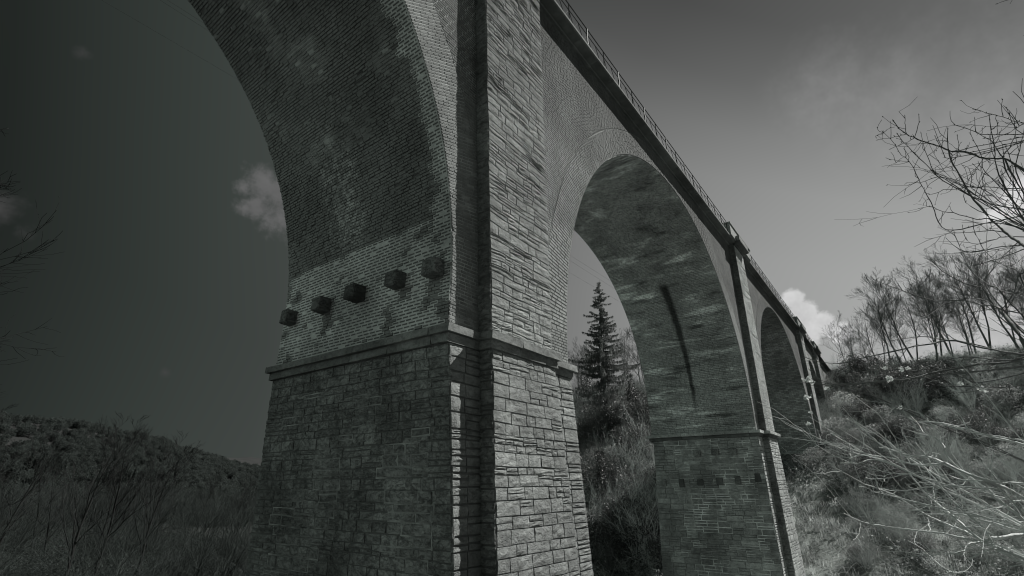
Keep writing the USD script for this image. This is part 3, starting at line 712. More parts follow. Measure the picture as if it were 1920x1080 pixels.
def limb(rng, p, d, length, r0, r1, n, bend=.25, lift=.0):
    """a wandering tapered limb"""
    P = [np.array(p, float)]; d = np.array(d, float) / np.linalg.norm(d)
    for i in range(n):
        d = d + rng.normal(0, bend, 3) / math.sqrt(n) + np.array([0, 0, lift / n]); d /= np.linalg.norm(d)
        P.append(P[-1] + d * length / n)
    return np.array(P), np.linspace(r0, r1, n + 1)
def side_dir(rng, t, ang):
    a = np.cross(t, rng.normal(size=3)); a /= np.linalg.norm(a); return t * math.cos(ang) + a * math.sin(ang)
def branch_out(rng, stem, levels, count, ratio, ang, bend, lift, t0=.3, taper=.55, rmin=.004):
    """limbs on limbs, level by level; returns the list of lists of limbs"""
    out = []; cur = [stem] if not isinstance(stem, list) else stem
    for lv in range(levels):
        nxt = []
        for P, Rr in cur:
            L = np.linalg.norm(np.diff(P, axis=0), axis=1).sum()
            for k in range(count[lv]):
                t = t0 + (1 - t0) * (k + rng.random()) / count[lv]; x = t * (len(P) - 1); i = min(int(x), len(P) - 2)
                q = P[i] + (P[i + 1] - P[i]) * (x - i); tang = P[i + 1] - P[i]; tang /= np.linalg.norm(tang)
                r = np.interp(x, np.arange(len(Rr)), Rr)
                l = L * ratio[lv] * rng.uniform(.6, 1.2) * (1.15 - .55 * t)
                nxt.append(limb(rng, q, side_dir(rng, tang, ang * rng.uniform(.7, 1.3)), l, max(r * taper, rmin), rmin * .7, 4 if lv < 1 else 3, bend, lift))
        out.append(nxt); cur = nxt
    return out
def along(lines, step, rng, jitter=.0, tail=0.0):
    pts = []
    for P, _ in lines:
        seg = np.linalg.norm(np.diff(P, axis=0), axis=1); s = np.concatenate([[0], np.cumsum(seg)]); n = int(s[-1] / step) + 1
        t = rng.uniform(tail * s[-1], s[-1], n); pts.append(np.stack([np.interp(t, s, P[:, i]) for i in range(3)], -1))
    p = np.concatenate(pts); return p + rng.normal(0, jitter, p.shape) if jitter else p

PROTO = {}
def place(kind, build, label, cat_, loc, rz, sc, group):
    """the first of a kind is built with its parts, the others refer to it"""
    if kind not in PROTO:
        p = thing(kind, label, cat_, loc, rz, sc, group); build(p); PROTO[kind] = p
    else: p = thing(kind, label, cat_, loc, rz, sc, group, ref=PROTO[kind])
    return p

def bare_tree(seed, H, bark, spread=.55, leaf=None, lean=.08, levels=(16, 6, 4), low=.35, rt=.011, rm=.007):
    def build(t):
        rng = np.random.default_rng(seed)
        st = limb(rng, (0, 0, -.4), (rng.normal(0, lean), rng.normal(0, lean), 1), H, H * rt, .012, 9, .16, .2)
        b = branch_out(rng, st, 3, levels, (.42, .5, .5), spread, .30, .25, low, .5, rm)
        part('trunk', tubes([st], 7), bark, t, smooth=True)
        part('limbs', tubes(b[0], 5), bark, t, smooth=True)
        part('twigs', tubes(b[1] + b[2], 3), bark, t, kind='stuff')
        if leaf is not None:
            pts = along(b[2], 1.1, rng, .05, .5); part('buds', leaves(pts, .08, rng), leaf, t)
    return build
def bare_bush(seed, H, bark, n=12, tilt=.5, lv=(7, 5), leaf=None, nl=0.3, ls=.06):
    def build(t):
        rng = np.random.default_rng(seed); stems = []
        for i in range(n):
            a = rng.uniform(0, 2 * np.pi); k = rng.uniform(.15, 1) * tilt
            stems.append(limb(rng, (rng.normal(0, .12), rng.normal(0, .12), -.2), (math.cos(a) * k, math.sin(a) * k, 1), H * rng.uniform(.6, 1.1), .010 * H ** .6 + .004, .004, 6, .30, -.15))
        b = branch_out(rng, stems, 2, lv, (.45, .5), .6, .3, .15, .2, .6, .004)
        part('stems', tubes(stems, 4), bark, t); part('twigs', tubes(b[0] + b[1], 3), bark, t, kind='stuff')
        if leaf is not None: part('leaves', leaves(along(b[0] + b[1], nl, rng, .05, .2), ls, rng), leaf, t)
    return build
def leafy_bush(seed, H, W_, leaf, bark, n, size, lobes=7):
    def build(t):
        rng = np.random.default_rng(seed); stems = []; pts = []
        for i in range(lobes):
            a = rng.uniform(0, 2 * np.pi); rr = W_ * math.sqrt(rng.random()) * .65
            c = np.array([math.cos(a) * rr, math.sin(a) * rr, H * rng.uniform(.30, .78)]); rad = np.array([.42 * W_, .42 * W_, .30 * H]) * rng.uniform(.6, 1.15)
            stems.append((np.array([[c[0] * .1, c[1] * .1, -.2], [c[0] * .5, c[1] * .5, c[2] * .45], c]), np.array([.035, .025, .008]) * H ** .5))
            d_ = rng.normal(size=(n // lobes, 3)); d_ /= np.linalg.norm(d_, axis=1, keepdims=True)
            q = c + d_ * rad * (rng.uniform(.25, 1.12, (len(d_), 1)) ** .45); keep = noise(q / (.22 * W_), seed) > .30
            pts.append(q[keep])
        pts = np.concatenate(pts); pts = pts[pts[:, 2] > 0.02]
        part('stems', tubes(stems, 4), bark, t); part('leaves', leaves(pts, size, rng), leaf, t)
        sp = [limb(rng, pts[i], rng.normal(size=3) + [0, 0, 1.0], H * .3, .008, .003, 3, .3) for i in rng.choice(len(pts), 26)]
        part('twigs', tubes(sp, 3), bark, t, kind='stuff')
    return build
def spruce(seed, H, Rb):
    def build(t):
        rng = np.random.default_rng(seed)
        st = limb(rng, (0, 0, -.5), (0, 0, 1), H + .5, .014 * H, .012, 10, .02)
        part('trunk', tubes([st], 7), M_BARK, t, smooth=True)
        br, nd = [], []
        for z in np.arange(H * .18, H * .985, .24):
            f = 1 - z / H; L0 = Rb * (f ** .85 + .03) * rng.uniform(.55, 1.1) * (1 if f < .72 else rng.uniform(.3, .8))
            for k in range(5 if f > .1 else 4):
                a = rng.uniform(0, 2 * np.pi); L = L0 * rng.uniform(.35, 1.18)
                if rng.random() < .26: continue
                e = np.array([math.cos(a), math.sin(a), 0])
                s = np.linspace(0, 1, 6); P = np.array([0, 0, z]) + e * (L * s)[:, None] + np.array([0, 0, 1.0]) * (-.26 * L * s + .22 * L * s ** 2.6)[:, None] + rng.normal(0, .02, (6, 3)) * s[:, None]
                P += np.interp(z, st[0][:, 2], st[0][:, 0]) * np.array([1, 0, 0]); br.append((P, np.linspace(.012 + .006 * L, .004, 6)))
                dens = 36 if f < .62 else 13
                m = max(4, int(L * dens)); u = rng.uniform(.10, 1, m); q = np.stack([np.interp(u, s, P[:, i]) for i in range(3)], -1)
                lat = np.cross(e, [0, 0, 1]); w = rng.uniform(-1, 1, m) * .26 * (1 - .5 * u) * (.4 + .3 * L)
                q = q + lat * w[:, None]; drop = rng.uniform(.12, .62, m) * min(1, .4 + f)
                nd.append((q, drop))
        part('branches', tubes(br, 4), M_BARK, t, kind='stuff')
        q = np.concatenate([a for a, _ in nd]); dr = np.concatenate([b for _, b in nd]); N = len(q)
        # a hanging spray of needles at every point: three narrow crossed blades
        V, F = [], []
        for k in range(3):
            a = rng.uniform(0, np.pi, N); h = np.stack([np.cos(a), np.sin(a), 0 * a], -1) * rng.uniform(.02, .05, (N, 1)); sway = rng.normal(0, .06, (N, 3)) * [1, 1, .3]
            v_ = np.stack([q - h, q + h, q + sway + h * .3 - np.array([0, 0, 1.0]) * dr[:, None]], 1); V.append(v_.reshape(-1, 3))
        V = np.concatenate(V); part('needles', (V, np.arange(len(V)).reshape(-1, 3)), M_NEEDLE, t)
    return build

def at_ground(u, v, off=0.0, tmax=400):
    """where the line of sight through a picture point meets the ground (used while laying the plants out)"""
    d_ = RIGHT * ((u - 960) / FPX) + DOWN * ((v - 540) / FPX) + FWD
    s = np.linspace(12, tmax, 6000); q = CAM + d_ * s[:, None]; below = q[:, 2] < ground_h(q[:, 0], q[:, 1])
    i = np.argmax(below) if below.any() else len(s) - 1
    return q[i]
def gz(x, y): return float(ground_h(x, y))
R_ = random.Random(5)


def on_hill(x, y, dz=0.0): return (float(x), float(y), gz(x, y) + dz)
place('spruce_tree', spruce(7, 23.0, 6.8), 'tall dark spruce with drooping branches seen through the first open arch', 'tree', on_hill(50.6, 23.1), 20, 1.0, None)
def ivy_trunk(seed, H, rad):
    def build(t):
        rng = np.random.default_rng(seed); st = limb(rng, (0, 0, -.3), (.05, 0, 1), H, .14, .03, 8, .1)
        b = branch_out(rng, st, 2, (8, 4), (.3, .5), .8, .3, .2, .6, .5, .006)
        part('trunk', tubes([st], 6), M_BARK, t, smooth=True); part('limbs', tubes(b[0] + b[1], 3), M_BARK, t)
        q = along([st] * 40, .12, rng); q = q[q[:, 2] < H * .86]; a = rng.uniform(0, 6.283, len(q)); r = rad * rng.uniform(.1, 1, len(q)) ** .5 * (.6 + .8 * noise(np.stack([a, q[:, 2] * 1.3, 0 * a], -1), seed))
        q = q + np.stack([np.cos(a) * r, np.sin(a) * r, 0 * a], -1); part('ivy', leaves(q, .15, rng), M_IVY, t)
    return build
for kind, u, v, H, rad, lab in (('ivy_clad_tree', 1131, 985, 7.4, .55, 'dead trunk wrapped in dark ivy standing between the two near piers'), ('ivy_tree', 1096, 795, 9.5, .8, 'ivy-clad tree left of the tall spruce, seen through the arch'), ('ivy_tree', 1189, 800, 9.0, .7, 'ivy-clad tree right of the tall spruce, next to the arch barrel')):
    q = at_ground(u, v); PROTO.pop(kind, None); place(kind, ivy_trunk(u, H, rad), lab, 'tree', on_hill(q[0], q[1]), 0, 1, None)

# bare trees along the top of the bank
SK = [('bare_tree', bare_tree(21, 12.5, M_BARK, .6, None, .06, (20, 8, 6), .34, rm=.010)), ('slender_bare_tree', bare_tree(22, 12.0, M_BARK, .55, None, .06, (22, 9, 6), .34, rm=.011)), ('budding_tree', bare_tree(23, 9.5, M_BARK, .7, M_LEAF_M, .1, (22, 10, 7), .2, rm=.011))]
ORD = ['first', 'second', 'third', 'fourth', 'fifth', 'sixth', 'seventh', 'eighth', 'ninth', 'tenth', 'eleventh', 'twelfth', 'thirteenth', 'fourteenth', 'fifteenth', 'sixteenth', 'seventeenth', 'eighteenth', 'nineteenth', 'twentieth']
row = []
for i in range(34):
    y = -2.5 - i * .80 + R_.uniform(-.7, .7); x = 74.5 + R_.uniform(-3.0, 6.5) - .10 * (i > 10) * (i - 10)
    row.append((x, y, R_.uniform(0, 360), R_.uniform(.8, 1.15) * (.55 if i < 5 else .8 if i < 9 else .95), SK[(0, 1, 0, 2, 1)[i % 5]]))
seen_ = {}
for x, y, rz_, s_, (k, b) in sorted(row, key=lambda q: -(q[1] - CAM[1]) / (q[0] - CAM[0])):
    n = seen_[k] = seen_.get(k, -1) + 1
    what = {'bare_tree': 'bare tree with a dense twiggy crown', 'slender_bare_tree': 'slender leafless tree', 'budding_tree': 'low spreading tree with swelling buds'}[k]
    place(k, b, f'{ORD[n]} {what} from left on the bank', 'tree', on_hill(x, y), rz_, s_, 'bare trees along the top of the bank')
for i, (u, v) in enumerate([(1062, 770), (1078, 765), (1090, 760), (1105, 752), (1165, 750), (1205, 745), (1215, 740), (1222, 745)]):
    q = at_ground(u, v, tmax=95); k, b = SK[(1, 0, 1, 2)[i % 4]]
    place(k, b, 'bare tree on the hillside beside the spruce, seen through the first open arch', 'tree', on_hill(q[0], q[1]), R_.uniform(0, 360), R_.uniform(.7, 1.0), 'bare trees around the spruce')

# bushes on the bank right of the viaduct and on the slope behind it
BU = {'dark_bare_bush': (bare_bush(36, 2.9, M_BARK_G, 16, .6, (8, 6)), 'dark leafless twiggy bush'), 'bare_bush': (bare_bush(31, 2.6, M_BARK_M, 14, .6, (7, 5)), 'leafless twiggy bush'), 'bramble_bush': (leafy_bush(32, 1.8, 2.0, M_LEAF_M, M_BARK_M, 2600, .11), 'tangled grey-leaved bramble bush'),
      'evergreen_bush': (leafy_bush(33, 2.6, 2.2, M_LEAF_D, M_BARK, 3600, .12), 'dense dark evergreen bush'), 'budding_bush': (bare_bush(34, 2.4, M_BARK_P, 11, .7, (7, 5), M_LEAF_P, .22, .07), 'pale bush just coming into leaf'),
      'thorn_bush': (bare_bush(35, 3.4, M_BARK_P, 9, .9, (8, 6)), 'pale arching thorn bush')}
def bush(kind, x, y, sc, where, group):
    b, l = BU[kind]; place(kind, b, f'{l} {where}', 'bush', on_hill(x, y), R_.uniform(0, 360), (sc * R_.uniform(.85, 1.2), sc * R_.uniform(.85, 1.2), sc), group)
def scatter(n, ub, vb, kinds, smin, smax, where, group, tmax=120):
    for _ in range(n):
        u, v = R_.uniform(*ub), R_.uniform(*vb); q = at_ground(u, v, tmax=tmax)
        if -1.5 < q[1] < 7.5 and q[0] < 46: continue
        bush(R_.choice(kinds), q[0], q[1], R_.uniform(smin, smax), where, group)
RIGHT_B = 'bushes on the bank right of the viaduct'
scatter(46, (1500, 1960), (700, 790), ['bramble_bush', 'evergreen_bush', 'bare_bush', 'thorn_bush', 'thorn_bush', 'budding_bush'], .8, 1.25, 'high on the bank right of the viaduct', RIGHT_B)
scatter(120, (1520, 1960), (790, 930), ['bramble_bush', 'thorn_bush', 'bare_bush', 'thorn_bush', 'bare_bush', 'budding_bush', 'evergreen_bush'], .6, 1.0, 'halfway up the bank right of the viaduct', RIGHT_B)
scatter(60, (1600, 1960), (930, 1075), ['bare_bush', 'thorn_bush', 'budding_bush', 'bramble_bush'], .4, .7, 'low on the grassy bank right of the second pier', RIGHT_B)
for u, v, k, s in [(1650, 752, 'evergreen_bush', 1.5), (1690, 758, 'evergreen_bush', 1.3), (1610, 716, 'evergreen_bush', 1.3), (1665, 712, 'evergreen_bush', 1.3), (1720, 742, 'evergreen_bush', 1.4), (1770, 752, 'evergreen_bush', 1.5), (1815, 742, 'evergreen_bush', 1.3), (1545, 880, 'bramble_bush', 1.0), (1512, 884, 'bramble_bush', .8), (1570, 700, 'budding_bush', 1.1), (1865, 745, 'budding_bush', 1.5), (1560, 830, 'bramble_bush', 1.3), (1600, 780, 'bramble_bush', 1.4)]:
    q = at_ground(u, v, tmax=95); bush(k, q[0], q[1], s, 'in the dark belt under the trees of the bank' if k == 'evergreen_bush' else 'on the bank beside the third pier', RIGHT_B)
ARCH_B = 'bushes on the slope seen through the first open arch'
scatter(44, (1060, 1240), (750, 830), ['dark_bare_bush', 'bare_bush', 'dark_bare_bush', 'evergreen_bush'], 1.2, 2.1, 'on the slope below the spruce', ARCH_B, 95)
scatter(50, (1060, 1250), (830, 960), ['dark_bare_bush', 'dark_bare_bush', 'bramble_bush', 'thorn_bush', 'evergreen_bush'], 1.0, 1.7, 'on the slope between the two near piers', ARCH_B)
scatter(44, (1080, 1260), (960, 1080), ['dark_bare_bush', 'thorn_bush', 'bare_bush', 'thorn_bush', 'evergreen_bush'], .9, 1.4, 'at the foot of the slope between the two near piers', ARCH_B)

# the dark thicket on the valley floor left of the viaduct
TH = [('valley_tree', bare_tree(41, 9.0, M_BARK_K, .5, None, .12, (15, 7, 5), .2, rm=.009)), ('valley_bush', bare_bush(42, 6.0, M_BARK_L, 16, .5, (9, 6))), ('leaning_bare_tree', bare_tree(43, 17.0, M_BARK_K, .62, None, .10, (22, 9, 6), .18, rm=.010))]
LEFT_B = 'bare trees and bushes of the valley thicket'
for i in range(70):
    k, b = TH[0 if i % 3 == 0 else 1]; a = R_.uniform(-9, 29); D = R_.uniform(26, 95)
    x, y = CAM[0] + D * math.sin(math.radians(a)), CAM[1] + D * math.cos(math.radians(a))
    s_ = R_.uniform(.75, 1.15) * (1.15 if a < 8 else .85)
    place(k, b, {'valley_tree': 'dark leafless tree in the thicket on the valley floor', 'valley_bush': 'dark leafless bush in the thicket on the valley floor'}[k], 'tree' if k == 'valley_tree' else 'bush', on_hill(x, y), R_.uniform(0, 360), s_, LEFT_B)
for i, (a, D, s_, lab) in enumerate([(-6.5, 24, .88, 'tallest bare tree at the left edge, its branches against the sky'), (-1.0, 31, 1.0, 'tall bare tree with a leaning trunk, second from the left edge'), (3.5, 42, .70, 'bare tree behind the two tall ones at the left edge')]):
    x, y = CAM[0] + D * math.sin(math.radians(a)), CAM[1] + D * math.cos(math.radians(a))
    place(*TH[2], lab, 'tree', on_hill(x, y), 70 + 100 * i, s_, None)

# ------------------------------------------------------------------ what nobody could count
def instancer(name, protos, pos, yaw, sc, which, group=None):
    p = numbered('/World', name); pi = UsdGeom.PointInstancer.Define(stage, p); paths = []
    for nm, mesh, mat in protos:
        usdkit.mesh(stage, f'{p}/{nm}', mesh, mat); paths.append(Sdf.Path(f'{p}/{nm}'))
    pi.CreatePrototypesRel().SetTargets(paths)
    pi.CreatePositionsAttr(Vt.Vec3fArray.FromNumpy(np.asarray(pos, np.float32)))
    pi.CreateProtoIndicesAttr(Vt.IntArray.FromNumpy(np.asarray(which, np.int32)))
    q = Vt.QuathArray([Gf.Quath(float(math.cos(a / 2)), 0, 0, float(math.sin(a / 2))) for a in yaw]); pi.CreateOrientationsAttr(q)
    pi.CreateScalesAttr(Vt.Vec3fArray.FromNumpy(np.repeat(np.asarray(sc, np.float32)[:, None], 3, 1)))
    key(pi.GetPrim(), kind='stuff'); return pi.GetPrim()
def blades(rng, n, h, w, spread, out=.5):
    V = []
    for _ in range(n):
        a = rng.uniform(0, 6.283); b = np.array([rng.normal(0, spread), rng.normal(0, spread), -.03]); d = np.array([math.cos(a), math.sin(a), 0]) * out * rng.random(); s = np.array([-math.sin(a), math.cos(a), 0]) * w; H = h * rng.uniform(.5, 1.1)
        m = b + d * H * .45 + [0, 0, H * .65]; t = b + d * H * 1.15 + [0, 0, H * rng.uniform(.55, .95)]
        V += [b - s, b + s, m + s * .7, m - s * .7, t]
    V = np.array(V); f = np.array([[0, 1, 2], [0, 2, 3], [3, 2, 4]])
    return V, (f[None] + (np.arange(n) * 5)[:, None, None]).reshape(-1, 3)
def tangle(rng, n, h, sp, size, leaf=True):
    L = [limb(rng, (rng.normal(0, sp), rng.normal(0, sp), -.05), (rng.normal(0, 1), rng.normal(0, 1), 1.0), h * rng.uniform(.6, 1.4), .006, .003, 4, .6, -.7) for _ in range(n)]
    m = tubes(L, 3)
    return cat(m, leaves(along(L, .10, rng, .05), size, rng)) if leaf else m
rg = np.random.default_rng(77)
gm = [('tuft', blades(rg, 34, .55, .010, .16), M_GRASS), ('flattened_tuft', blades(rg, 34, .6, .011, .22, 1.1), M_GRASS), ('bracken', tangle(rg, 9, .8, .25, .10), M_BRACK), ('bramble', tangle(rg, 10, .9, .3, .11), M_LEAF_M), ('twigs', tangle(rg, 14, 1.1, .3, .05, False), M_BARK_P), ('ivy_cover', tangle(rg, 12, .6, .35, .11), M_LEAF_D)]
N = 13000; x = 26 + 56 * rg.random(N) ** 1.1; y = rg.uniform(-42, 58, N); gl = fbm(np.stack([x / 5, y / 5, 0 * x], -1), 3)
keep = ~((y > -.6) & (y < 6.6) & (x > 21) & (x < 28)); x, y, gl = x[keep], y[keep], gl[keep]
grassy = ((x < 41) | (gl > .60)) & (y < 3)
wh = np.where(grassy, rg.choice([0, 1, 0, 1, 4, 2], len(x)), rg.choice([2, 3, 3, 4, 5, 5], len(x)))
instancer('undergrowth', gm, np.stack([x, y, ground_h(x, y)], -1), rg.uniform(0, 6.283, len(x)), rg.uniform(.7, 1.5, len(x)) * np.where(grassy & (wh < 2), 1.0, 1.15), wh)
N = 6000; a = np.radians(rg.uniform(-12, 32, N)); D = 14 + 110 * rg.random(N) ** .8; x, y = CAM[0] + D * np.sin(a), CAM[1] + D * np.cos(a)
keep = (y > 8) & (x < 22); x, y = x[keep], y[keep]
instancer('valley_undergrowth', [('twigs', tangle(rg, 22, 1.6, .4, .05, False), M_BARK_L), ('bramble', tangle(rg, 14, 1.2, .4, .10), M_FAR)], np.stack([x, y, ground_h(x, y)], -1), rg.uniform(0, 6.283, len(x)), rg.uniform(.8, 1.6, len(x)), rg.integers(0, 2, len(x)))
# woods of the far hills
def crown(rng, h, w, n, pointed, ls=.085):
    q = rng.normal(size=(n, 3)); q /= np.linalg.norm(q, axis=1, keepdims=True); q *= rng.uniform(.5, 1, (n, 1))
    if pointed: z = rng.random(n) ** 1.4; q = np.stack([q[:, 0] * w * (1 - z), q[:, 1] * w * (1 - z), z * h], -1)
    else: q = q * [w, w, h * .45] + [0, 0, h * .55]
    m = leaves(q, h * ls, rng, .3, .7); return cat(m, tubes([(np.array([[0, 0, -1], [0, 0, h * .8]]), np.array([.25, .06]))], 4))
fm_ = [('round_crown', crown(rg, 11, 4.2, 500, False), M_FAR), ('pale_crown', crown(rg, 9, 3.8, 450, False), M_FAR_P), ('conifer', crown(rg, 14, 3.0, 450, True), M_FAR)]
N = 34000; x = rg.uniform(-120, 480, N); y = rg.uniform(200, 760, N); fz = fbm(np.stack([x / 60, y / 60, 0 * x], -1), 3)
z = hill_h(x, y); keep = (z > -9) & ((fz > .40) | (rg.random(N) < .45)); x, y, z, fz = x[keep], y[keep], z[keep], fz[keep]
wh = np.where(fz > .70, 2, rg.choice([0, 0, 1], len(x)))
instancer('far_wood', fm_, np.stack([x, y, z - .5], -1), rg.uniform(0, 6.283, len(x)), rg.uniform(.35, .7, len(x)), wh)
def brush(rng, h, n, seed):
    st = [limb(rng, (rng.normal(0, .3), rng.normal(0, .3), -.2), (rng.normal(0, .45), rng.normal(0, .45), 1), h * rng.uniform(.6, 1.1), .05, .012, 5, .25) for _ in range(n)]
    b = branch_out(rng, st, 2, (7, 4), (.42, .5), .6, .3, .2, .25, .6, .012)
    return tubes(st + b[0] + b[1], 3)
N = 1300; a = np.radians(rg.uniform(-6, 32, N)); D = 95 + 150 * rg.random(N) ** .8; x, y = CAM[0] + D * np.sin(a), CAM[1] + D * np.cos(a)
instancer('valley_wood', [('twig_crown', brush(rg, 7.5, 20, 41), M_BARK_L), ('pale_twig_crown', brush(rg, 6.0, 22, 42), M_BARK_L)], np.stack([x, y, ground_h(x, y) - .3], -1), rg.uniform(0, 6.283, N), rg.uniform(.45, .95, N), rg.choice([0, 1, 1], N))

# ------------------------------------------------------------------ cables behind the viaduct
def cable(a, b, sag, label):
    s = np.linspace(0, 1, 40)[:, None]; q = np.array(a) + (np.array(b) - np.array(a)) * s; q[:, 2] -= (4 * sag * s * (1 - s))[:, 0]
    p = part('power_cable', tubes([(q, np.full(40, .008))], 4), M_IRON); key(stage.GetPrimAtPath(p), label, 'cable')
cable((-15.08, 24.0, 21.2), (53.89, 10.39, 12.61), 0.0, 'power cable behind the viaduct, lowest of the three')
cable((-15.86, 24.0, 23.62), (53.7, 10.25, 13.17), 0.0, 'power cable behind the viaduct, middle one of the three')
cable((-15.93, 24.0, 23.83), (53.49, 10.1, 13.8), 0.0, 'power cable behind the viaduct, highest of the three')
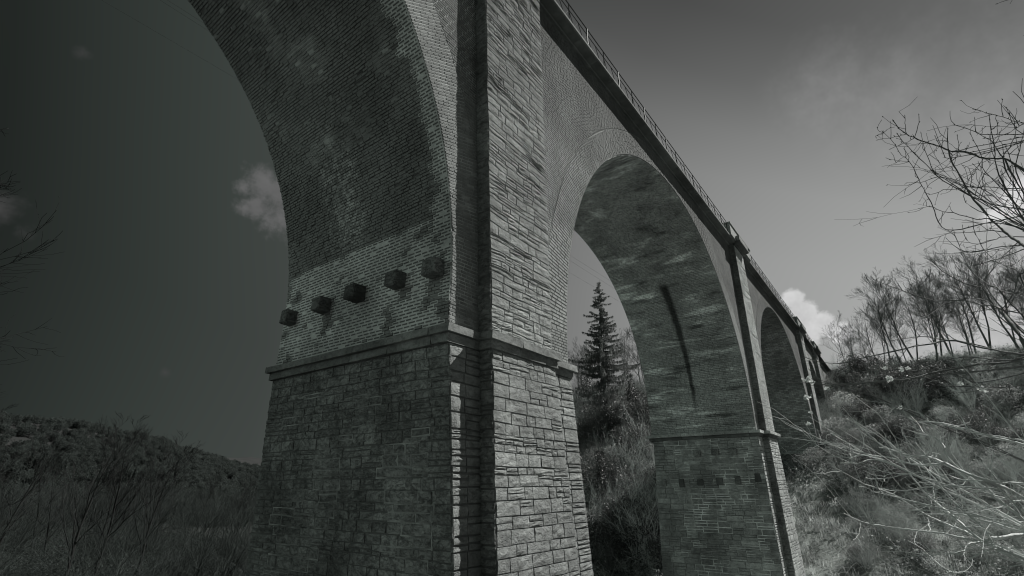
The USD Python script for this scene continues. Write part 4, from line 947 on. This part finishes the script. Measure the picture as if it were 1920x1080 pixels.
# ------------------------------------------------------------------ the two shrubs beside the photographer
TW = json.loads('{"A":[[-2.76,-7.93,-1.28,21.5,-2.85,-7.8,-1.08,19.5,-2.78,-7.78,-0.98,18.1,-2.6,-7.77,-0.79,17.2,-2.4,-7.76,-0.66,16.2,-2.06,-7.7,-0.39,15.8,-2.04,-7.57,-0.26,14.5,-2.26,-7.42,-0.27,12.7,-2.59,-7.26,-0.34,10.8,-2.78,-7.17,-0.37,9.1,-2.93,-7.1,-0.39,7.6,-3.03,-7.05,-0.36,6.2,-3.08,-7.02,-0.3,4.9],[-2.78,-7.17,-0.37,5.6,-2.79,-7.22,-0.27,4.5,-2.76,-7.27,-0.11,3.7],[-2.93,-7.1,-0.39,4.9,-2.96,-7.11,-0.32,4.0,-2.97,-7.13,-0.21,3.3],[-2.93,-7.1,-0.39,5.5,-3.03,-6.98,-0.44,4.2,-3.01,-6.87,-0.4,3.3],[-2.78,-7.17,-0.37,5.6,-2.88,-7.07,-0.46,4.2,-2.93,-6.95,-0.5,3.3],[-2.41,-7.95,-1.36,12.5,-2.17,-7.85,-1.18,11.7,-1.71,-7.81,-0.9,11.6,-1.36,-7.74,-0.62,11.2,-1.29,-7.67,-0.49,10.3,-1.47,-7.52,-0.39,9.2,-1.91,-7.35,-0.4,7.8,-2.34,-7.23,-0.44,6.5,-2.78,-7.1,-0.47,5.3,-3.02,-7.02,-0.42,4.4],[-1.93,-7.35,-0.4,6.7,-2.19,-7.3,-0.4,5.3,-2.52,-7.25,-0.38,4.2,-2.69,-7.24,-0.3,3.4],[-2.04,-7.46,-0.3,6.0,-2.21,-7.43,-0.28,4.9,-2.34,-7.4,-0.25,4.1,-2.43,-7.38,-0.23,3.5],[-2.5,-7.78,-1.88,21.7,-2.06,-7.77,-1.52,21.1,-1.69,-7.77,-1.24,20.5,-1.47,-7.77,-1.04,19.3,-1.24,-7.75,-0.75,18.2,-1.25,-7.69,-0.53,16.6,-1.46,-7.63,-0.4,14.4,-1.7,-7.57,-0.34,12.3,-1.94,-7.51,-0.3,10.4,-2.15,-7.49,-0.25,8.5,-2.26,-7.5,-0.18,6.8,-2.29,-7.52,-0.11,5.3],[-2.59,-7.77,-0.8,10.4,-2.53,-7.77,-0.72,8.7,-2.52,-7.76,-0.56,7.5,-2.35,-7.74,-0.33,6.5,-2.23,-7.66,-0.1,5.6,-2.25,-7.6,-0.06,4.4],[-2.29,-7.89,-1.57,15.1,-2.05,-7.84,-1.26,14.1,-2.03,-7.84,-1.15,12.7,-2.05,-7.82,-0.93,11.6,-2.13,-7.79,-0.79,10.3,-2.25,-7.77,-0.7,8.9,-2.36,-7.76,-0.65,7.7,-2.51,-7.76,-0.56,6.4,-2.55,-7.78,-0.39,5.4,-2.51,-7.82,-0.21,4.4],[-3.6,-7.85,-1.16,8.4,-3.34,-7.8,-0.89,7.6,-3.18,-7.8,-0.76,6.7,-2.74,-7.82,-0.39,6.3,-2.42,-7.81,-0.11,5.6,-2.26,-7.78,0.06,4.6],[-3.34,-7.8,-0.89,4.6,-3.15,-7.79,-0.81,3.7,-2.95,-7.78,-0.73,3.0],[-2.58,-7.77,-0.76,7.8,-2.99,-7.77,-0.85,5.6,-3.11,-7.78,-0.85,4.2,-3.16,-7.79,-0.82,3.1],[-2.78,-7.78,-0.98,7.4,-3.03,-7.77,-1.0,5.6,-3.29,-7.78,-0.96,4.2,-3.37,-7.8,-0.9,3.2],[-2.43,-7.94,-1.34,10.0,-2.11,-7.85,-1.21,9.9,-1.63,-7.8,-1.02,10.1,-1.11,-7.72,-0.8,10.4,-0.9,-7.55,-0.72,10.2,-1.03,-7.37,-0.73,9.6,-1.11,-7.34,-0.7,9.0,-1.26,-7.31,-0.61,8.3,-1.37,-7.3,-0.57,7.7,-1.71,-7.24,-0.53,7.0,-2.05,-7.18,-0.52,6.2,-2.31,-7.14,-0.51,5.6,-2.55,-7.1,-0.52,5.0,-2.83,-7.01,-0.52,4.4,-2.97,-6.98,-0.48,4.0,-3.06,-6.92,-0.37,3.6],[-1.85,-7.36,-0.4,6.2,-1.93,-7.27,-0.46,4.7,-2.03,-7.18,-0.52,3.7],[-3.06,-6.92,-0.37,4.1,-3.05,-6.88,-0.3,3.4,-3.08,-6.92,-0.25,2.8],[-3.06,-6.92,-0.37,4.1,-3.08,-6.96,-0.36,3.3,-3.08,-6.99,-0.35,2.7],[-3.06,-6.92,-0.37,4.1,-3.04,-6.88,-0.36,3.4,-2.99,-6.85,-0.34,2.8],[-2.05,-7.18,-0.52,4.6,-2.2,-7.08,-0.57,3.6,-2.27,-7.03,-0.6,3.0],[-2.59,-7.09,-0.52,4.0,-2.76,-6.96,-0.55,3.3,-2.81,-6.91,-0.54,2.8],[-2.76,-7.93,-1.28,8.3,-2.5,-7.83,-1.11,7.4,-1.7,-7.76,-0.62,7.4,-1.43,-7.64,-0.42,6.7,-1.49,-7.56,-0.38,5.5,-1.65,-7.47,-0.37,4.4],[-1.45,-7.68,-0.45,7.5,-1.39,-7.55,-0.4,6.5,-1.49,-7.44,-0.41,5.7,-1.57,-7.33,-0.48,4.9,-1.73,-7.24,-0.52,4.1],[-1.25,-7.75,-0.81,9.4,-1.01,-7.67,-0.67,8.6,-0.98,-7.6,-0.59,7.8,-1.07,-7.49,-0.54,6.9,-1.17,-7.4,-0.55,6.1,-1.38,-7.3,-0.56,5.3,-1.62,-7.15,-0.64,4.5],[-2.96,-7.6,-2.31,7.7,-2.64,-7.52,-2.17,7.5,-2.27,-7.5,-2.03,7.4,-1.93,-7.49,-1.88,7.3,-1.47,-7.48,-1.62,7.3,-1.13,-7.45,-1.32,7.1,-1.03,-7.45,-1.18,6.6,-0.91,-7.47,-0.93,6.2,-0.92,-7.45,-0.76,5.6,-0.97,-7.41,-0.74,5.0],[-1.63,-7.76,-1.22,7.5,-1.26,-7.7,-1.09,6.8,-1.01,-7.62,-1.0,6.2,-0.93,-7.57,-0.94,5.5,-0.89,-7.55,-0.84,4.7,-0.91,-7.56,-0.7,4.0],[-2.26,-7.62,-1.86,7.7,-1.94,-7.63,-1.67,7.2,-1.52,-7.63,-1.44,7.0,-1.28,-7.63,-1.26,6.5,-1.13,-7.63,-1.13,6.0,-1.02,-7.64,-0.97,5.5,-0.96,-7.64,-0.81,4.9,-0.99,-7.66,-0.67,4.3],[-2.43,-7.81,-1.8,9.8,-2.45,-7.69,-1.88,8.8,-2.26,-7.62,-1.86,8.4,-2.38,-7.51,-2.07,7.5,-2.25,-7.43,-2.15,7.0,-2.18,-7.41,-2.16,6.5],[-1.93,-7.49,-1.88,8.2,-1.45,-7.42,-1.66,7.6,-1.28,-7.32,-1.52,6.9,-1.3,-7.19,-1.36,6.1,-1.34,-7.14,-1.26,5.3,-1.39,-7.11,-1.23,4.5],[-1.34,-7.14,-1.26,5.1,-1.28,-7.17,-1.17,4.4,-1.22,-7.2,-1.09,3.9],[-2.18,-7.41,-2.16,8.8,-1.63,-7.35,-1.91,8.3,-1.55,-7.12,-1.79,7.6,-2.04,-6.84,-1.83,6.3,-2.2,-6.74,-1.81,5.4,-2.25,-6.63,-1.74,4.6,-2.11,-6.52,-1.59,3.9],[-2.18,-7.41,-2.16,10.3,-1.98,-7.41,-2.05,9.2,-1.65,-7.38,-1.87,8.6,-1.47,-7.28,-1.78,7.8,-1.56,-7.13,-1.82,6.8,-1.84,-6.95,-1.98,5.6,-2.12,-6.8,-2.11,4.5],[-2.57,-7.44,-2.77,29.9,-2.68,-7.41,-2.67,27.2,-2.69,-7.39,-2.59,25.6,-2.62,-7.39,-2.49,24.3,-2.42,-7.4,-2.32,23.8,-2.18,-7.41,-2.16,23.3],[-3.12,-7.51,-2.54,8.4,-2.81,-7.44,-2.39,7.2,-2.18,-7.41,-2.16,6.5],[-2.76,-7.45,-2.75,15.6,-2.52,-7.4,-2.67,14.8,-2.38,-7.38,-2.63,14.0,-1.79,-7.32,-2.45,14.4,-1.44,-7.19,-2.29,14.2,-1.5,-7.04,-2.23,13.1,-1.78,-6.83,-2.31,11.7,-2.13,-6.62,-2.4,10.2,-2.11,-6.35,-2.43,9.4,-1.73,-6.15,-2.37,9.0,-1.46,-6.03,-2.33,8.2,-1.1,-5.83,-2.23,7.6,-0.93,-5.64,-2.14,6.6,-0.95,-5.58,-2.1,5.4],[-1.5,-7.04,-2.23,8.9,-1.84,-6.85,-2.25,6.8,-2.24,-6.64,-2.32,5.3,-2.35,-6.5,-2.36,4.1],[-2.66,-7.44,-2.75,15.9,-2.42,-7.4,-2.7,14.9,-1.77,-7.34,-2.59,15.2,-1.13,-7.2,-2.46,15.5,-1.06,-6.96,-2.47,14.5,-1.41,-6.69,-2.57,12.7,-1.57,-6.56,-2.62,11.3,-1.69,-6.35,-2.64,10.1,-1.36,-6.12,-2.58,9.5,-0.88,-5.86,-2.48,8.9,-0.63,-5.68,-2.39,7.9,-0.51,-5.38,-2.34,6.8,-0.6,-5.26,-2.33,5.3],[-2.75,-7.43,-2.73,11.2,-2.41,-7.39,-2.68,10.4,-1.83,-7.34,-2.57,10.2,-1.34,-7.23,-2.42,9.8,-1.21,-7.08,-2.37,8.9,-1.33,-6.89,-2.42,7.6,-1.46,-6.77,-2.49,6.4,-1.67,-6.62,-2.55,5.2,-1.89,-6.5,-2.55,4.0],[-2.09,-7.46,-2.9,7.4,-1.5,-7.37,-2.79,7.2,-0.89,-7.26,-2.67,7.2,-0.63,-7.03,-2.6,6.9,-0.82,-6.9,-2.59,6.1,-1.15,-6.79,-2.57,5.3,-1.32,-6.72,-2.57,4.6],[-0.79,-7.2,-2.6,7.8,-0.82,-7.09,-2.52,6.8,-0.98,-6.98,-2.49,6.0,-1.1,-6.93,-2.47,5.3,-1.37,-6.82,-2.47,4.5],[-0.87,-5.85,-2.47,7.0,-0.98,-5.87,-2.41,6.1,-1.09,-5.9,-2.36,5.4,-1.3,-5.99,-2.37,4.6],[-0.64,-5.68,-2.39,7.3,-0.68,-5.62,-2.31,6.1,-0.75,-5.56,-2.22,5.2],[-1.4,-6.14,-2.59,6.4,-1.46,-6.14,-2.55,5.2,-1.45,-6.13,-2.54,4.4],[-0.83,-5.84,-2.48,7.0,-0.65,-5.75,-2.47,6.0,-0.58,-5.7,-2.47,5.1],[-1.5,-7.48,-1.63,6.5,-1.51,-7.59,-1.5,4.9,-1.46,-7.65,-1.36,3.9],[-0.94,-7.46,-1.01,6.6,-0.94,-7.41,-0.93,5.1,-0.99,-7.37,-0.85,4.0],[-1.11,-7.47,-1.29,6.3,-1.07,-7.53,-1.19,4.9,-1.0,-7.59,-1.03,3.9],[-1.26,-7.33,-1.5,6.2,-1.17,-7.36,-1.38,4.9,-1.09,-7.38,-1.27,3.8],[-1.45,-7.67,-0.44,6.3,-1.62,-7.68,-0.42,4.7,-1.76,-7.66,-0.38,3.6],[-1.17,-7.62,-0.48,6.5,-1.27,-7.62,-0.44,5.0,-1.71,-7.68,-0.42,3.7],[-1.34,-7.73,-0.58,6.9,-1.57,-7.75,-0.58,5.0,-1.67,-7.75,-0.57,3.6],[-1.91,-7.77,-0.62,7.0,-1.94,-7.73,-0.51,5.9,-2.12,-7.72,-0.46,4.9,-2.16,-7.71,-0.38,4.2,-2.23,-7.69,-0.23,3.5],[-1.91,-7.77,-0.62,5.8,-1.83,-7.73,-0.49,4.4,-1.88,-7.69,-0.4,3.3],[-1.99,-7.83,-1.03,7.2,-2.34,-7.81,-0.96,5.7,-2.63,-7.79,-0.92,4.6,-2.76,-7.77,-0.85,3.7,-2.78,-7.77,-0.78,3.0],[-2.68,-7.78,-0.92,5.1,-2.23,-7.79,-0.78,4.2,-1.97,-7.78,-0.72,3.4],[-1.99,-7.68,-0.36,5.9,-1.89,-7.65,-0.34,5.2,-1.83,-7.57,-0.32,4.7,-1.92,-7.41,-0.36,4.2,-2.07,-7.3,-0.42,3.6],[-2.04,-7.58,-0.26,6.0,-1.95,-7.57,-0.29,4.6,-1.93,-7.52,-0.3,3.6],[-2.04,-7.58,-0.26,5.4,-2.11,-7.59,-0.23,4.1,-2.19,-7.59,-0.17,3.2],[-2.29,-7.72,-0.24,5.7,-2.3,-7.73,-0.17,4.2,-2.3,-7.75,-0.09,3.1],[-2.56,-7.77,-0.42,5.4,-2.67,-7.79,-0.46,3.9,-2.74,-7.8,-0.47,2.9],[-2.52,-7.76,-0.57,5.3,-2.64,-7.77,-0.59,3.9,-2.72,-7.78,-0.58,2.8],[-2.02,-7.63,-0.29,5.9,-2.08,-7.65,-0.28,4.4,-2.11,-7.65,-0.28,3.2],[-3.41,-8.03,-0.81,3.5,-3.29,-8.24,0.49,3.4,-2.97,-8.26,0.7,3.3,-2.76,-8.27,0.87,3.1,-2.61,-8.28,0.95,2.8]],"B":[[-2.17,-7.2,-3.91,18.4,-2.48,-7.08,-3.85,15.9,-3.04,-6.92,-3.77,13.4,-3.32,-6.77,-3.71,11.9,-3.2,-6.7,-3.66,11.2,-2.8,-6.61,-3.57,11.1,-2.39,-6.51,-3.49,10.8,-2.14,-6.37,-3.46,10.2,-2.11,-6.33,-3.43,9.0,-2.16,-6.21,-3.38,7.9,-2.23,-6.13,-3.27,6.7,-2.29,-6.05,-3.17,5.6,-2.35,-5.98,-3.11,4.4],[-2.8,-6.6,-3.58,10.3,-2.39,-6.49,-3.57,9.9,-2.14,-6.36,-3.53,9.5,-2.12,-6.29,-3.5,8.7,-2.19,-6.2,-3.47,7.9,-2.35,-6.11,-3.47,7.0,-2.46,-6.05,-3.45,6.2,-2.61,-5.95,-3.37,5.4,-2.59,-5.84,-3.28,4.8],[-2.11,-6.33,-3.43,9.4,-2.08,-6.28,-3.36,7.3,-2.07,-6.21,-3.25,5.7,-2.12,-6.14,-3.18,4.2],[-3.12,-6.85,-3.78,7.2,-3.14,-6.75,-3.78,6.7,-2.89,-6.65,-3.77,6.6,-2.44,-6.54,-3.75,6.7,-2.04,-6.43,-3.76,6.7,-1.79,-6.29,-3.78,6.6,-1.77,-6.22,-3.78,6.2,-2.0,-6.06,-3.76,5.7,-2.17,-6.0,-3.74,5.1,-2.58,-5.89,-3.66,4.5,-2.73,-5.8,-3.59,4.1],[-2.63,-6.72,-4.18,8.8,-2.45,-6.64,-4.12,8.1,-2.0,-6.52,-4.07,7.9,-1.64,-6.4,-4.01,7.6,-1.55,-6.33,-3.95,6.9,-1.6,-6.23,-3.87,6.1,-1.72,-6.16,-3.82,5.3,-1.99,-6.06,-3.76,4.4],[-2.63,-6.71,-4.19,11.0,-2.36,-6.59,-4.17,10.2,-1.93,-6.48,-4.16,9.9,-1.5,-6.35,-4.17,9.5,-1.25,-6.18,-4.16,8.9,-1.32,-6.02,-4.14,7.8,-1.58,-5.88,-4.11,6.6,-1.86,-5.78,-4.05,5.5,-1.99,-5.73,-4.01,4.5],[-1.94,-7.16,-4.13,18.8,-2.09,-7.04,-4.14,17.1,-2.42,-6.88,-4.15,15.4,-2.6,-6.75,-4.17,14.2,-2.63,-6.72,-4.18,13.2],[-2.07,-7.09,-4.24,13.8,-2.2,-7.0,-4.24,11.0,-2.64,-6.79,-4.23,8.7,-2.75,-6.7,-4.25,6.9,-2.76,-6.61,-4.3,5.4],[-2.81,-7.24,-3.49,12.7,-2.91,-7.14,-3.46,10.9,-3.05,-7.06,-3.44,9.5,-3.22,-6.94,-3.42,8.2,-3.18,-6.86,-3.37,7.3,-2.86,-6.78,-3.29,6.7,-2.36,-6.68,-3.19,6.2,-2.06,-6.6,-3.14,5.4],[-2.79,-7.24,-3.47,8.5,-2.88,-7.15,-3.43,7.3,-3.09,-7.03,-3.41,6.3,-3.22,-6.93,-3.4,5.4,-3.2,-6.85,-3.38,4.8,-2.83,-6.76,-3.29,4.4,-2.4,-6.69,-3.2,4.0],[-2.62,-6.79,-4.22,9.8,-2.57,-6.76,-4.1,8.9,-2.56,-6.65,-3.94,8.3,-2.5,-6.6,-3.86,7.6,-2.55,-6.62,-3.87,6.8,-2.45,-6.53,-3.69,6.3,-2.26,-6.45,-3.52,5.9,-2.14,-6.37,-3.47,5.3],[-2.62,-6.72,-4.18,9.9,-2.25,-6.58,-3.99,9.7,-1.98,-6.44,-3.82,9.4,-2.04,-6.48,-3.87,8.3,-2.03,-6.4,-3.73,7.6,-2.1,-6.34,-3.59,6.9,-2.12,-6.31,-3.5,6.1,-2.13,-6.26,-3.44,5.4],[-2.62,-7.19,-3.74,8.6,-2.77,-7.08,-3.74,7.1,-3.26,-6.84,-3.73,5.7,-3.1,-6.69,-3.72,5.1,-2.91,-6.63,-3.68,4.4],[-2.18,-7.2,-3.91,9.2,-2.67,-6.97,-3.86,7.4,-3.06,-6.78,-3.81,6.2,-2.94,-6.67,-3.77,5.5,-2.52,-6.55,-3.72,5.2,-2.08,-6.36,-3.63,4.8],[-2.47,-6.05,-3.45,6.3,-2.69,-5.88,-3.39,4.6,-2.65,-5.78,-3.35,3.4],[-2.49,-6.04,-3.46,6.8,-2.63,-5.97,-3.49,5.5,-2.72,-5.9,-3.5,4.6,-2.75,-5.82,-3.49,3.8],[-2.35,-6.1,-3.5,6.9,-2.48,-6.03,-3.53,5.6,-2.58,-5.98,-3.55,4.6,-2.73,-5.87,-3.55,3.8],[-2.05,-6.33,-3.63,6.4,-2.01,-6.21,-3.66,5.4,-2.17,-6.07,-3.68,4.5,-2.32,-6.01,-3.67,3.7],[-1.99,-6.06,-3.76,8.2,-2.07,-6.07,-3.72,7.2,-2.17,-6.07,-3.68,6.4],[-2.83,-6.64,-3.48,7.8,-2.78,-6.65,-3.44,6.9,-2.66,-6.64,-3.39,6.3,-2.42,-6.61,-3.32,5.9,-2.17,-6.56,-3.26,5.5,-1.94,-6.54,-3.14,5.1,-1.8,-6.5,-3.05,4.5],[-2.9,-6.48,-4.5,6.3,-2.48,-6.43,-4.44,5.8,-1.95,-6.36,-4.39,5.4,-1.55,-6.29,-4.33,4.9,-1.32,-6.2,-4.28,4.3],[-1.9,-6.2,-4.62,7.7,-1.67,-6.09,-4.57,5.9,-1.59,-5.99,-4.51,4.4],[-2.01,-7.12,-4.06,9.4,-2.35,-6.95,-4.03,7.5,-2.63,-6.79,-4.0,6.1,-2.42,-6.6,-3.92,5.4,-2.01,-6.47,-3.86,4.7],[-2.54,-6.66,-3.97,5.5,-2.27,-6.58,-3.98,4.8,-1.88,-6.48,-4.0,4.4,-1.52,-6.34,-4.01,3.9],[-3.32,-6.77,-3.71,5.0,-3.3,-6.73,-3.66,3.9,-3.38,-6.75,-3.62,3.0],[-2.39,-6.51,-3.49,5.0,-2.44,-6.54,-3.46,3.5],[-2.62,-6.72,-4.18,5.3,-2.6,-6.62,-4.23,4.2,-2.43,-6.57,-4.23,3.5],[-2.4,-7.2,-3.82,8.9,-2.71,-7.07,-3.77,6.9,-3.01,-6.97,-3.74,5.4,-3.22,-6.86,-3.74,4.2,-3.38,-6.78,-3.67,3.2]],"bl":[[-0.56,-5.49,-2.31,0.098],[-0.53,-5.54,-2.35,0.06],[-0.26,-5.4,-2.5,0.093],[-0.59,-5.7,-2.46,0.066],[-0.06,-5.39,-2.69,0.055],[-1.75,-6.41,-2.62,0.089],[-1.94,-6.4,-2.54,0.046],[-1.2,-6.43,-2.87,0.044],[0.03,-5.32,-2.84,0.071],[-0.78,-7.24,-2.68,0.074],[-0.7,-7.07,-2.57,0.051],[-1.85,-6.53,-2.56,0.052],[-1.78,-6.59,-2.54,0.047]]}')
def shrub(name, label, cat_, lines, bark, base, seed, spur, extra, shoots, thin):
    t = thing(name, label, cat_); rng = np.random.default_rng(seed); buds = []; nodes = np.array(base[0])
    part('trunk', tubes([(nodes, np.array(base[1]))], 8), bark, t, smooth=True)
    for L in lines:
        q = np.array(L).reshape(-1, 4); P, r = q[:, :3], q[:, 3] / 1000 * thin
        if r[0] > .0036 + extra:                                      # its thick end runs on into the trunk
            d_ = np.linalg.norm(nodes - P[0], axis=1) + 1.2 * np.maximum(nodes[:, 2] - P[0, 2] + .2, 0); k = int(np.argmin(d_))
            mid = (P[0] + nodes[k]) / 2 + (P[0] - P[1]) * .25; P = np.vstack([nodes[k], mid, P]); r = np.concatenate([[r[0] * 1.25, r[0] * 1.1], r])
        s = np.concatenate([[0], np.cumsum(np.linalg.norm(np.diff(P, axis=0), axis=1))]); n = max(8, len(P) * 3); ss = np.linspace(0, s[-1], n)
        from scipy.interpolate import PchipInterpolator
        C_ = PchipInterpolator(s, P)(ss); C_ += rng.normal(0, .0022, C_.shape); rr = np.interp(ss, s, r) * (1 + .10 * rng.normal(size=n)).clip(.7, 1.35)
        part('branch', tubes([(C_, rr)], 6), bark, t, smooth=True)
        x_ = rng.uniform(.02, .08)
        while x_ < s[-1]:
            i = min(int(np.searchsorted(ss, x_)), n - 2); tg = C_[i + 1] - C_[i]; tg /= np.linalg.norm(tg)
            if rr[i] < .010:
                long_ = rng.random() < spur; dd = side_dir(rng, tg, rng.uniform(.7, 1.2)); l = rng.uniform(.06, .34) if long_ else rng.uniform(.012, .03)
                buds.append(limb(rng, C_[i], dd, l, .0034 if long_ else .0042, .0016, 3, .5 if long_ else .2, .5))
                if long_ and rng.random() < .6: e = buds[-1][0][-1]; buds.append((np.array([e, e + dd * .02]), np.array([.005, .001])))
            if rng.random() < shoots and rr[i] > .0022:           # a longer side shoot, itself forked
                dd = side_dir(rng, tg, rng.uniform(.35, .8)); sh = limb(rng, C_[i], dd + [0, 0, .15], rng.uniform(.35, 1.0), min(rr[i] * .6, .005), .0017, 6, .35, .1); buds.append(sh)
                for kk in (2, 3, 4):
                    if rng.random() < .7: tg2 = sh[0][kk + 1] - sh[0][kk]; buds.append(limb(rng, sh[0][kk], side_dir(rng, tg2 / np.linalg.norm(tg2), .7), rng.uniform(.08, .3), .0028, .0014, 3, .4, .1))
            x_ += rng.uniform(.08, .20)
        e = C_[-1]; dd = C_[-1] - C_[-2]; dd /= np.linalg.norm(dd); buds.append((np.array([e, e + dd * .012, e + dd * .03]), np.array([rr[-1], rr[-1] * 1.7, .001])))
    part('buds', tubes(buds, 4), bark, t, kind='stuff')
    return t
ta = shrub('near_bare_tree', 'bare tree with fine budding twigs reaching in from the right edge', 'tree', TW['A'], M_BARK, ([(-.2, -7.5, -5.9), (-.24, -7.51, -4.93), (-.95, -7.61, -3.66), (-1.41, -7.77, -2.57), (-1.69, -8.03, -1.37), (-1.87, -8.35, -.28), (-1.96, -8.65, .58)], [.10, .085, .07, .058, .045, .032, .02]), 3, .34, .0, .06, .64)
tb = shrub('near_pale_shrub', 'pale arching shoots of a leafless shrub at the lower right', 'bush', TW['B'], M_BARK_P, ([(-2.2, -7.35, -5.9), (-2.26, -7.27, -4.78), (-2.38, -7.18, -4.42), (-2.57, -7.11, -4.14)], [.06, .045, .035, .02]), 4, .36, .001, .24, .88)
rb = np.random.default_rng(9)
for (x, y, z, s_) in TW['bl']:
    q = np.array([x, y, z]) + rb.normal(0, s_ * .24, (26, 3)) * [1, 1, .8]
    part('blossom', leaves(q, s_ * .42, rb, .3, .8), M_BLOOM, ta)
